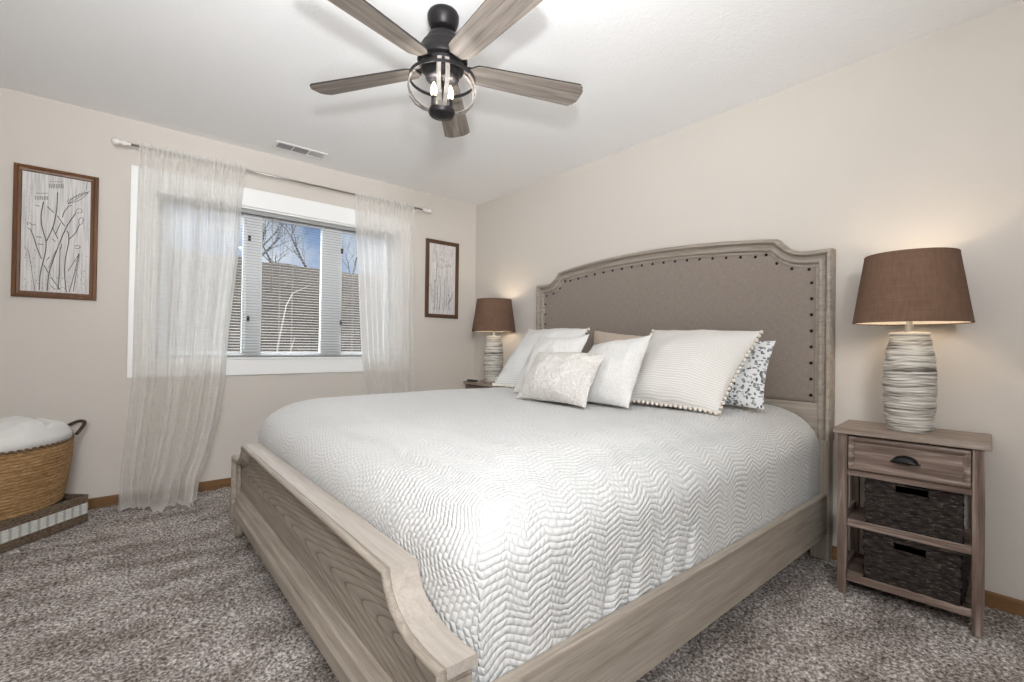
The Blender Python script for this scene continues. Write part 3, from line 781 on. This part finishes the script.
o = obj('remote_control', MB().box((2.405, 3.37, .7005), (2.445, 3.49, .716)), plain('black_plastic', (.012, .012, .013), .4), bevel=.004)
tag(o, 'small flat black object lying on the far nightstand beside the lamp', 'remote')

# ------------------------------------------------------------------ ceiling fan
FX, FY = 1.03, 1.71
fan = thing('ceiling_fan', 'five blade ceiling fan with dark bronze motor and caged light under the ceiling', 'ceiling fan', (FX, FY, H))
bronze = plain('dark_bronze', (.022, .02, .021), .42, .6)
def fl_(prof, seg=40): return MB().lathe([(rr, zz) for rr, zz in prof], (FX, FY, 0), seg)
autosmooth(obj('canopy', fl_([(.046, 2.368), (.052, 2.373), (.060, 2.388), (.066, 2.408), (.067, 2.426), (.062, 2.437), (.052, 2.44)]), bronze, fan), 50)
autosmooth(obj('downrod', fl_([(.022, 2.34), (.022, 2.375)], 20), bronze, fan), 50)
autosmooth(obj('motor_housing', fl_([(.03, 2.355), (.045, 2.352), (.062, 2.340), (.072, 2.322), (.074, 2.306), (.088, 2.300), (.096, 2.285), (.099, 2.262), (.104, 2.256), (.106, 2.232), (.104, 2.226), (.09, 2.218), (.04, 2.216)][::-1]), bronze, fan), 35)
blade_m = wood('weathered_grey_oak_blade', base=(.265, .23, .20), dark=(.11, .092, .08), light_=(.39, .35, .315), axis=0, rough=.6, sc=.8)
edge_m = plain('dark_blade_edge', (.03, .026, .024), .6)
def blade_outline():
    P = []
    r0, r1 = .115, .648; w0, w1 = .052, .071
    lower = [(r0, -w0*.55), (r0+.03, -w0)]+[(lerp(r0+.06, r1-.035, k/6), -lerp(w0+.003, w1, k/6)) for k in range(7)]
    notch = [(r1-.026, -w1+.002), (r1-.024, -w1+.010), (r1-.014, -w1+.014), (r1-.010, -w1+.024), (r1-.002, -w1+.034), (r1, -.02)]
    half = lower+notch
    return half+[(a, -b) for a, b in reversed(half)]
OUT = blade_outline()
proto = None
for k in range(5):
    ang = math.radians(-21.2+72*k)
    if proto is None:
        mb = MB().prism(OUT, lambda a, b, t: (a, b, t), -.003, .004)
        o = bpy.data.objects.new('blade', None)
        me = bpy.data.meshes.new('blade'); me.from_pydata(mb.v, [], mb.f); me.update(); me.materials.append(blade_m); me.materials.append(edge_m)
        for p in me.polygons:
            if abs(p.normal.z) < .5: p.material_index = 1
        ime = bpy.data.meshes.new('blade_bracket'); im = MB()
        im.prism([(.055, -.022), (.13, -.028), (.19, -.018), (.20, 0), (.19, .018), (.13, .028), (.055, .022)], lambda a, b, t: (a, b, t), .0045, .0095)
        ime.from_pydata(im.v, [], im.f); ime.update(); ime.materials.append(bronze)
        proto = (me, ime)
    o = bpy.data.objects.new('blade', proto[0]); COL.objects.link(o); o.parent = fan
    o.location = (0, 0, 2.206-H); o.rotation_euler = (math.radians(11), 0, 0)
    o.rotation_euler = (Matrix.Rotation(ang, 3, 'Z') @ Matrix.Rotation(math.radians(-11), 3, 'X')).to_euler()
    b = bpy.data.objects.new('blade_bracket', proto[1]); COL.objects.link(b); b.parent = o
# light kit
autosmooth(obj('light_kit_plate', fl_([(.0001, 2.150), (.06, 2.152), (.070, 2.160), (.074, 2.185), (.09, 2.195), (.092, 2.217), (.0001, 2.2175)]), bronze, fan), 40)
strap_out = wood('whitewashed_strap', base=(.24, .215, .195), dark=(.12, .108, .096), light_=(.36, .33, .30), axis=2, rough=.6)
def strap(a):
    P = [(.088, 2.205), (.118, 2.188), (.138, 2.155), (.145, 2.115), (.136, 2.075), (.112, 2.043), (.08, 2.024), (.05, 2.018)]
    fin = []
    for i in range(len(P)-1):
        for q in range(3): fin.append((lerp(P[i][0], P[i+1][0], q/3), lerp(P[i][1], P[i+1][1], q/3)))
    fin.append(P[-1]); mb = MB(); V = []
    tx, ty = -sin(a), cos(a); hw = .0085; k = len(fin)
    for i, (rr, zz) in enumerate(fin):
        for e, w in ((0, -hw), (0, hw), (-.004, hw), (-.004, -hw)):
            V.append((FX+(rr+e)*cos(a)+tx*w, FY+(rr+e)*sin(a)+ty*w, zz-e*.3))
    F = [(i*4+j, i*4+(j+1) % 4, (i+1)*4+(j+1) % 4, (i+1)*4+j) for i in range(k-1) for j in range(4)]+[(3, 2, 1, 0), tuple((k-1)*4+j for j in range(4))]
    return mb.add(V, F)
A0 = math.atan2(-FY, -FX)
for q in range(4):
    for e in (-.125, .125):
        obj('cage_strap', strap(A0+.02+q*PI/2+(.12 if q % 2 else 0)+e), strap_out, fan)
mb = MB(); mb.lathe([(.137, 2.150), (.1405, 2.150), (.1405, 2.163), (.137, 2.163), (.137, 2.150)], (FX, FY, 0), 48, cap=False); obj('cage_ring', mb, bronze, fan)
autosmooth(obj('cage_hub', fl_([(.0001, 1.992), (.018, 1.994), (.03, 2.000), (.050, 2.004), (.056, 2.012), (.056, 2.024), (.04, 2.032), (.0001, 2.034)]), bronze, fan), 40)
obj('stem', fl_([(.008, 2.03), (.008, 2.16)], 12), bronze, fan, smooth=True)
# candle bulbs
M = Mat('candle_bulb_glow', .2); M.b.inputs['Emission Color'].default_value = (1, .80, .56, 1); M.b.inputs['Emission Strength'].default_value = 4; cb = M.m
for s_ in (-1, 1):
    bx, by_ = FX+s_*.036*cos(A0+PI/2+.25), FY+s_*.036*sin(A0+PI/2+.25)
    obj('candle_socket', MB().lathe([(.012, 2.03), (.013, 2.034), (.0105, 2.04), (.0105, 2.078), (.009, 2.08)], (bx, by_, 0), 16), bronze, fan, smooth=True)
    obj('candle_bulb', MB().lathe([(.007, 2.078), (.013, 2.09), (.0145, 2.102), (.012, 2.118), (.006, 2.134), (.0005, 2.143)], (bx, by_, 0), 16), cb, fan, smooth=True)
    light('candle_light', 'POINT', (bx, by_, 2.11), 11, (1, .96, .92), .016)

# ------------------------------------------------------------------ ceiling vent
vt = thing('ceiling_vent', 'white three-section air vent in the ceiling near the window', 'vent', (.988, 3.62, H))
vx0, vx1, vy0, vy1 = .812, 1.166, 3.548, 3.69
vw = plain('white_vent_metal', (.76, .75, .74), .45); vd = plain('painted_vent_shade', (.03, .03, .03), .9)
mb = MB(); b_ = .022; secs = []
xs_ = [vx0+b_, vx0+b_+.098, vx0+b_+.106, vx0+b_+.204, vx0+b_+.212, vx1-b_]
for a, b in (((vx0, vy0), (vx1, vy0+b_)), ((vx0, vy1-b_), (vx1, vy1)), ((vx0, vy0+b_), (xs_[0], vy1-b_)), ((xs_[5], vy0+b_), (vx1, vy1-b_)), ((xs_[1], vy0+b_), (xs_[2], vy1-b_)), ((xs_[3], vy0+b_), (xs_[4], vy1-b_))):
    mb.box((a[0], a[1], H-.007), (b[0], b[1], H-.0005))
obj('frame', mb, vw, vt, bevel=.002)
obj('shade_sheet', MB().box((xs_[0], vy0+b_, H-.0012), (xs_[5], vy1-b_, H-.0004)), vd, vt)  # flat near-black sheet, the shade behind the louvers put into its colour
for q in range(3):
    mb = MB(); a, b = xs_[2*q], xs_[2*q+1]
    if q == 2:
        for i in range(9):
            x = lerp(a+.006, b-.006, i/8); mb.box((x-.0035, vy0+b_, H-.006), (x+.0012, vy1-b_, H-.0012))
    else:
        for i in range(6):
            y = lerp(vy0+b_+.008, vy1-b_-.008, i/5); mb.box((a, y-.004, H-.006), (b, y-.0005, H-.0012))
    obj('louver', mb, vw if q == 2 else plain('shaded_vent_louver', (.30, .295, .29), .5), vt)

# ------------------------------------------------------------------ curtain rod and sheers
RYC, RZC = 3.765, 2.252
rod = thing('curtain_rod', 'thin dark metal curtain rod with white turned finials above the window', 'curtain rod', (1.03, RYC, RZC))
obj('rod', MB().tube([(.03, RYC, RZC), (2.085, RYC, RZC)], .0075, 12), plain('grey_rod_metal', (.34, .32, .30), .3, .8), rod, smooth=True)
fin_m = plain('white_finial_paint', (.74, .71, .67), .45)
for x, s_ in ((.032, -1), (2.083, 1)):
    pr = [(.0001, 0), (.012, 0), (.014, .004), (.010, .010), (.009, .016), (.015, .026), (.018, .034), (.014, .044), (.009, .050), (.012, .054), (.021, .064), (.0225, .074), (.018, .086), (.008, .093), (.0001, .095)]
    mb = MB().lathe([(rr, s_*h_) for rr, h_ in pr], (x, RYC, RZC), 24, axis='x'); obj('finial', mb, fin_m, rod, smooth=True)
for x in (.10, 2.03):
    mb = MB().tube([(x, D, RZC-.02), (x, RYC+.02, RZC-.022), (x, RYC, RZC-.012)], .006, 8).box((x-.014, D-.006, RZC-.055), (x+.014, D, RZC+.02)); obj('bracket', mb, fin_m, rod)
M = Mat('sheer_linen', 1.0, (.74, .70, .66))
th = M.noise(M.mp(M.co(), (160, 160, 5)), 1, 2); tv = M.noise(M.mp(M.co(), (8, 8, 260)), 1, 2)
wv_ = M.math('MULTIPLY', M.math('ADD', th, tv), .5)
tl = M.n('BsdfTranslucent', Color=(.95, .94, .925)); df = M.n('BsdfDiffuse', Color=(.92, .90, .87)); trp = M.n('BsdfTransparent')
m1 = M.n('MixShader'); M.put(.58, m1.inputs[0]); M.put(df.outputs[0], m1.inputs[1]); M.put(tl.outputs[0], m1.inputs[2])
m2 = M.n('MixShader'); M.put(M.ramp(wv_, [(.38, (.62, .62, .62)), (.62, (.70, .70, .70))]), m2.inputs[0]); M.put(trp.outputs[0], m2.inputs[1]); M.put(m1.outputs[0], m2.inputs[2])
M.put(m2.outputs[0], M.out.inputs[0]); sheer_m = M.m
def sheer(label, zs, Ls, Rs, nf, seed, puddle=None, nu=260, nv=110):
    R = random.Random(seed)
    comps = [(nf*q, R.uniform(0, 6.28), a) for q, a in ((.55, .45), (1, .7), (1.6, .9), (2.3, .5))]
    ztop, zbot = zs[0], zs[-1]
    V = []
    for i in range(nu):
        u = i/(nu-1)
        for j in range(nv):
            v = j/(nv-1); z_ = lerp(ztop, zbot, v)
            L_, R_ = interp(-z_, [-q for q in zs], Ls), interp(-z_, [-q for q in zs], Rs)
            dist = 1-math.exp(-(ztop-z_)/.25)
            wob = u+.012*sin(7*u+3*v+seed)*dist
            x = lerp(L_, R_, wob)
            g = .011*(1-dist)*(sin(2*PI*u*nf*3.3+.6*sin(9*u))) 
            big = sum(a*sin(2*PI*u*k+p+.5*v*sin(p)) for k, p, a in comps)/1.6
            y = RYC+.005+g+.037*dist*big-.022*v+.034*v*dist*sin(2*PI*3.6*u+seed+.8*v)
            if abs(z_-RZC) < .028: # rod pocket: gathers around the rod
                y = RYC-.011+.004*sin(2*PI*u*nf*3.3)
            elif z_ > RZC: y = RYC-.008+.006*sin(2*PI*u*nf*3.3+1)
            fs_ = 0
            if puddle and v > .94: fs_ = (v-.94)/.06; z_ = lerp(ztop, zbot, .94)*(1-min(1, fs_*2.5))+.008+.016*sin(PI*min(1, fs_))*(.7+.3*sin(11*u+2))
            if puddle and z_ < .45:
                w = ((.45-z_)/.45)**2; y -= w*lerp(puddle[0], puddle[1], u)+.06*fs_*(.3+u)*(1-.6*sin(PI*fs_)); y += w*.035*sin(5*PI*u+1); x += .03*fs_*sin(9*u)
            V.append((x, min(y, D-.025), z_))
    if puddle: # folds lying on the carpet
        for i in range(nu):
            pass
    F = [(i*nv+j, (i+1)*nv+j, (i+1)*nv+j+1, i*nv+j+1) for i in range(nu-1) for j in range(nv-1)]
    o = obj('sheer_curtain', MB().add(V, F), sheer_m, smooth=True)
    return tag(o, label, 'curtain', 'sheer curtains')
sheer('sheer off-white curtain left of the window, trailing onto the carpet', [2.282, 2.26, 1.98, 1.61, 1.28, 1.11, .782, .57, .472, .26, .15, .06, .004],
      [.071, .071, .070, .069, .067, .067, .066, .049, .040, .02, .012, .006, .004], [.668, .666, .645, .631, .60, .583, .566, .54, .527, .470, .42, .365, .345], 7, 3, (.06, .19))
sheer('sheer off-white curtain right of the window, hanging down behind the bed', [2.274, 2.25, 1.997, 1.637, 1.388, .926, .63, .005], [1.449, 1.451, 1.467, 1.497, 1.514, 1.547, 1.584, 1.62], [1.991, 1.991, 2.0, 2.006, 2.0, 2.0, 2.013, 2.02], 6, 8)

# ------------------------------------------------------------------ framed pictures
frame_m = wood('walnut_picture_frame', base=(.135, .060, .025), dark=(.08, .034, .014), light_=(.20, .095, .042), axis=2, rough=.35, sc=.8)
frame_dk = wood('dark_walnut_picture_frame', base=(.095, .05, .028), dark=(.06, .03, .016), light_=(.14, .078, .045), axis=2, rough=.4, sc=.8)
M = Mat('whitewashed_board', .8); n_ = M.noise(M.mp(M.co(), (120, 1, 5)), 1, 3)
M.color(M.ramp(n_, [(.32, (.44, .425, .42)), (.6, (.64, .62, .605))])); board_m = M.m
ink = plain('grey_carved_line', (.10, .09, .085), .8)
def picture(label, x0, x1, z0, z1, fw, fm, lines, dots, lw):
    t = thing('framed_picture', label, 'picture', ((x0+x1)/2, D, (z0+z1)/2), 'framed botanical pictures')
    path = [(x0, z0), (x0, z1), (x1, z1), (x1, z0)]
    pr = [(0, 0), (0, .018), (.004, .024), (fw*.45, .026), (fw*.6, .020), (fw*.9, .018), (fw, .012), (fw, 0)]
    mb = MB()
    for i in range(4):
        a, b = Vector(path[i]), Vector(path[(i+1) % 4]); dv = (b-a).normalized(); nn = Vector((dv.y, -dv.x)); V = []
        for q, e in ((a, 1), (b, -1)):
            for q0, h_ in pr:
                w = q+dv*(e*q0)+nn*q0; V.append((w.x, D-h_, w.y))
        k = len(pr); mb.add(V, [(j, j+1, k+j+1, k+j) for j in range(k-1)])
    obj('frame', mb, fm, t)
    ix0, ix1, iz0, iz1 = x0+fw-.001, x1-fw+.001, z0+fw-.001, z1-fw+.001
    bd = obj('carved_panel', MB().box((ix0, D-.010, iz0), (ix1, D-.001, iz1)), board_m, t)
    mb = MB(); yy = D-.0102
    def P(u, v): return (lerp(ix0, ix1, u), yy, lerp(iz0, iz1, v))
    for ln, wd_ in lines:
        pts = []
        for a, b in zip(ln, ln[1:]):
            for q in range(4): pts.append((lerp(a[0], b[0], q/4), lerp(a[1], b[1], q/4)))
        pts.append(ln[-1])
        for _ in range(2): pts = [pts[0]]+[((p[0]+2*c_[0]+n__[0])/4, (p[1]+2*c_[1]+n__[1])/4) for p, c_, n__ in zip(pts, pts[1:], pts[2:])]+[pts[-1]]
        mb.tube([P(*p) for p in pts], lw*wd_, 5)
    for (u, v, s_) in dots: 
        if 0.03 < u < .97 and .02 < v < .98: mb.sphere(P(u, v), lw*s_, 6, 4, (1, .4, 1.6))
    obj('botanical_drawing', mb, ink, bd, smooth=True)
    return t
def cr(pts): # pixel layout of the drawing -> panel fractions
    out = []
    for x, y in pts:
        u = (x-95)/290; ya, yb = lerp(95, 140, u), lerp(598, 610, u); out.append((u, 1-(y-ya)/(yb-ya)))
    return out
R = random.Random(11)
raw = [([(172, 595), (175, 520), (195, 440), (198, 390), (180, 340), (172, 290), (182, 225)], 1.2), ([(198, 390), (225, 330), (238, 260), (240, 185)], 1.2),
 ([(205, 597), (210, 520), (240, 430), (270, 350), (290, 310), (318, 272)], 1.2), ([(285, 602), (275, 520), (278, 460), (292, 390), (290, 355), (282, 345)], 1.2),
 ([(292, 380), (320, 355), (335, 320)], 1), ([(262, 290), (268, 265), (290, 240), (300, 238)], 1), ([(285, 232), (300, 208), (340, 192), (378, 178), (352, 206), (320, 222), (285, 232)], .7), ([(285, 232), (378, 178)], .6),
 ([(180, 465), (160, 420), (145, 370), (132, 340)], 1.1), ([(198, 245), (225, 270)], 1), ([(240, 282), (272, 325)], 1), ([(220, 330), (245, 380)], .9), ([(255, 312), (235, 360)], .8),
 ([(255, 415), (255, 520), (250, 592)], .9), ([(298, 598), (320, 520), (335, 440)], .9), ([(315, 598), (330, 500), (338, 440)], .8), ([(290, 515), (337, 440)], .8), ([(190, 490), (208, 522)], .9), ([(220, 540), (258, 590)], .9), ([(218, 575), (238, 590)], .8),
 ([(155, 372), (178, 374)], .9), ([(160, 402), (184, 404)], .9), ([(220, 378), (236, 392)], .8), ([(200, 470), (212, 455)], .8), ([(258, 420), (262, 400)], .8), ([(122, 325), (118, 312), (130, 315), (140, 325), (150, 320)], .7), ([(132, 340), (118, 335)], .8),
 ([(335, 320), (332, 296), (345, 286), (354, 296), (346, 316), (335, 320)], .7), ([(318, 272), (322, 252), (346, 252), (346, 268), (322, 270)], .7), ([(316, 410), (330, 404), (344, 412), (332, 420), (318, 416)], .8), ([(362, 172), (365, 140)], .6), ([(110, 420), (128, 430), (142, 520), (155, 595)], .5), ([(210, 500), (236, 430), (245, 420)], .6), ([(150, 240), (168, 245)], .7)]
for i in range(8): raw.append(([(150+i*7, 218), (148+i*7.3, 202)], .7))
for i in range(9): raw.append(([(207+i*7, 168), (204+i*7.2, 150)], .7))
for i in range(5): raw.append(([(152+i*10, 190), (158+i*10, 190)], .8)); raw.append(([(206+i*11, 140), (213+i*11, 141)], .8))
for i in range(7): raw.append(([(280+i*12, 226-i*6), (286+i*12, 212-i*6)], .6))
dots = []
for i in range(95):
    u = R.choice((R.uniform(.03, .25), R.uniform(.78, .96), R.uniform(.3, .75))); dots.append((u, R.uniform(.02, .38 if u < .25 or u > .75 else .15), R.uniform(.5, .9)))
for i in range(60): dots.append((R.uniform(.03, .17), R.uniform(.45, .95), .45))
for i in range(30): dots.append((R.uniform(.85, .97), R.uniform(.3, .9), .4))
picture('wood framed white carved botanical panel on the wall left of the window', -.478, -.1165, 1.270, 2.027, .035, frame_m, [(cr(a), b) for a, b in raw], dots, .0021)
raw2 = []
for (u, v0, v1) in ((.26, .45, .88), (.20, .05, .48), (.30, .05, .4), (.40, .06, .55), (.58, .05, .52), (.66, .1, .55), (.75, .05, .36)):
    raw2.append(([(u, v0), (u+.03, lerp(v0, v1, .5)), (u+.01, v1)], .8))
for i in range(50):
    u, v = R.uniform(.06, .9), R.uniform(.04, .95); raw2.append(([(u, v), (u+R.uniform(-.07, .07), v+R.uniform(.01, .04))], .55))
for i in range(5): raw2.append(([(.68+.05*i, .14+.03*i), (.86+.02*i, .22+.03*i)], .7))
for (u, v) in ((.5, .78), (.62, .70), (.75, .72), (.45, .68)): raw2.append(([(u-.06, v), (u, v+.02), (u+.07, v-.01), (u, v-.025), (u-.06, v)], .6))
dots2 = [(R.uniform(.04, .96), R.uniform(.03, .97), R.choice((.5, .6, .7, 1.6) if R.random() < .3 else (.5, .6))) for i in range(170)]
picture('dark framed white carved botanical panel on the wall right of the window', 2.167, 2.528, 1.281, 2.017, .036, frame_dk, raw2, dots2, .0021)

# ------------------------------------------------------------------ basket, blanket and tray in the corner
uvec = Vector((-.7071, -.7071)); vvec = Vector((-.7071, .7071)); TP = Vector((-.125, 3.588))
TL, TD, TH = .62, .30, .148
def tp(a, b, z): q = TP+uvec*a+vvec*b; return (q.x, q.y, z)
M = Mat('brown_woven_raffia', .85); zz = M.sep(M.co())
n_ = M.noise(M.mp(M.co(), (70, 70, 420)), 1, 3, .6)
M.color(M.ramp(n_, [(.34, (.04, .026, .018)), (.5, (.15, .104, .072)), (.68, (.30, .22, .16))])); M.bump(n_, .9, .004); tray_m = M.m
M = Mat('white_woven_raffia', .85); n_ = M.noise(M.mp(M.co(), (70, 70, 420)), 1, 3, .6); sp = M.sep(M.co())
al = M.math('ADD', M.math('SINE', M.math('MULTIPLY', M.math('ADD', sp[0], sp[1]), 2*PI/.06)), M.math('MULTIPLY', M.math('SUBTRACT', n_, .5), 2.4))
M.color(M.mix(1, M.ramp(n_, [(.3, (.52, .51, .48)), (.6, (.72, .71, .68))]), M.ramp(al, [(.0, (1, 1, 1)), (.35, (1, 1, 1)), (.8, (.62, .62, .62))]), 'MULTIPLY')); M.bump(n_, .8, .004); band_m = M.m
tray = thing('woven_tray', 'brown woven tray with a white band, on the carpet under the laundry basket', 'tray', tp(TL/2, TD/2, 0))
def ringwall(mb, o_, zb, zt_, th):
    a0, b0, a1, b1 = -o_, -o_, TL+o_, TD+o_
    for (p, q) in (((a0, b0), (a1, b0+th)), ((a0, b1-th), (a1, b1)), ((a0, b0+th), (a0+th, b1-th)), ((a1-th, b0+th), (a1, b1-th))):
        mb.hexa([tp(p[0], p[1], zb), tp(q[0], p[1], zb), tp(q[0], q[1], zb), tp(p[0], q[1], zb)][::-1], [tp(p[0], p[1], zt_), tp(q[0], p[1], zt_), tp(q[0], q[1], zt_), tp(p[0], q[1], zt_)][::-1])
mb = MB()
for k in range(10):
    z0_ = -.004+k*.0152
    if .038 < z0_+.007 < .098: continue
    ringwall(mb, .001*(k % 2), z0_, z0_+.0150, .013)
mb.hexa([tp(.01, .01, 0), tp(TL-.01, .01, 0), tp(TL-.01, TD-.01, 0), tp(.01, TD-.01, 0)][::-1], [tp(.01, .01, .006), tp(TL-.01, .01, .006), tp(TL-.01, TD-.01, .006), tp(.01, TD-.01, .006)][::-1])
obj('body', mb, tray_m, tray, bevel=.003)
mb = MB()
for k in range(10):
    z0_ = -.004+k*.0152
    if .038 < z0_+.007 < .098: ringwall(mb, .001*(k % 2), z0_, z0_+.0150, .013)
obj('band', mb, band_m, tray, bevel=.003)
# dark cloth inside the tray
def clothf(u, v):
    a, b = lerp(.014, TL-.02, u), lerp(.014, TD-.016, v); e = min(u, 1-u, v, 1-v)
    return tp(a, b, .112+.022*min(1, e*6)+.006*vnoise(u*9, v*6, 2))
o = obj('folded_cloth', MB().grid(clothf, 40, 24), plain('dark_navy_cloth', (.012, .014, .02), .9, bump=.3, bscale=80), smooth=True, solid=.004)
tag(o, 'dark navy cloth lying in the woven tray beneath the laundry basket', 'cloth')
BC = TP+uvec*.295+vvec*.165
M = Mat('golden_seagrass', .7); n_ = M.noise(M.mp(M.co(), (34, 34, 330)), 1, 3, .65); n2 = M.noise(M.mp(M.co(), (4, 4, 60)), 1, 2)
cc = M.mix(.7, M.ramp(n_, [(.30, (.14, .070, .028)), (.5, (.36, .215, .095)), (.72, (.56, .38, .19))]), M.ramp(n2, [(.3, (.55, .48, .42)), (.6, (1, 1, 1))]), 'MULTIPLY')
M.color(cc); M.bump(n_, .7, .004); sea_m = M.m
bk = thing('laundry_basket', 'oval golden seagrass basket holding a white blanket in the corner by the curtain', 'basket', (BC.x, BC.y, .155))
BA, BB_ = .305, .192
bz0, bz1 = .147, .47
def bas(a, h_, e=0):
    k = lerp(.86, 1.0, math.sin(min(1, h_)*PI/2)); lift = .018*(cos(a)**4)*h_
    q = BC+uvec*((BA*k+e)*cos(a))+vvec*((BB_*k+e)*sin(a)); return (q.x, q.y, lerp(bz0, bz1, h_)+lift)
mb = MB()
def bwall(u, v):
    a = 2*PI*u; hh_ = v*(bz1-bz0); rr = .0045*abs(sin(PI*hh_/.0165))**.7*(.75+.25*sin(60*a+math.floor(hh_/.0165)*2.2)); return bas(a, v, rr)
mb.grid(bwall, 150, 120, True)
mb.grid(lambda u, v: bas(-2*PI*u, v, -.010), 90, 12, True)
mb.f.append(tuple(len(mb.v)+i for i in range(60))); mb.v += [bas(2*PI*i/60, .012, 0) for i in range(60)]
obj('body', mb, sea_m, bk, smooth=True)
mb = MB()
for ph0 in (0, PI):
    n = 220; mb.tube([tuple(Vector(bas(2*PI*i/n, 1.0, -.004+.0055*cos(2*PI*i*30/n+ph0)))+Vector((0, 0, .004+.0055*sin(2*PI*i*30/n+ph0)))) for i in range(n)], .0058, 6, True)
rim_m = wood('dark_seagrass_braid', base=(.16, .10, .055), dark=(.07, .042, .025), light_=(.28, .185, .11), axis=0, sc=2)
obj('rim', mb, rim_m, bk, smooth=True)
for s_ in (-1, 1):
    mb = MB(); pts = []
    for i in range(17):
        t = i/16; w = -1+2*t; hh_ = 1-abs(w)**2.6
        q = BC+uvec*(s_*(BA+.002+.092*hh_))+vvec*(.070*w); pts.append((q.x, q.y, bz1+.016+.058*hh_))
    mb.tube(pts, .009, 10); obj('handle', mb, plain('dark_bound_handle', (.055, .036, .026), .8, bump=.6, bscale=160), bk, smooth=True)
# blanket
M = Mat('white_fleece', 1.0, (.72, .71, .69)); n_ = M.noise(M.co(), 140, 3, .7); M.bump(n_, .8, .006); M.b.inputs['Sheen Weight'].default_value = .3
def blk(u, v):
    a = 2*PI*u; rr = v
    lx, ly = rr*cos(a), rr*sin(a)
    e = (1-rr**2.6)
    hgt = .02+.118*e**.42+.018*vnoise(lx*3.3+1, ly*3.1, 4)*min(1, e*2)+.014*vnoise(lx*8, ly*5+2, 7)*min(1, e*2)
    hgt += .02*math.exp(-((lx+.15)/.3)**2)*e-.028*math.exp(-((lx+.52+.3*ly)/.05)**2)*e
    q = BC+uvec*((BA-.004)*lx)+vvec*((BB_-.004)*ly); return (q.x, q.y, bz1-.012+hgt+.012*lx**4)
mb = MB().grid(lambda u, v: blk(u, 1-v*.999), 120, 44, True)
o = obj('blanket', mb, M.m, smooth=True, solid=.006); tag(o, 'white fleece blanket heaped in the golden seagrass basket', 'blanket')
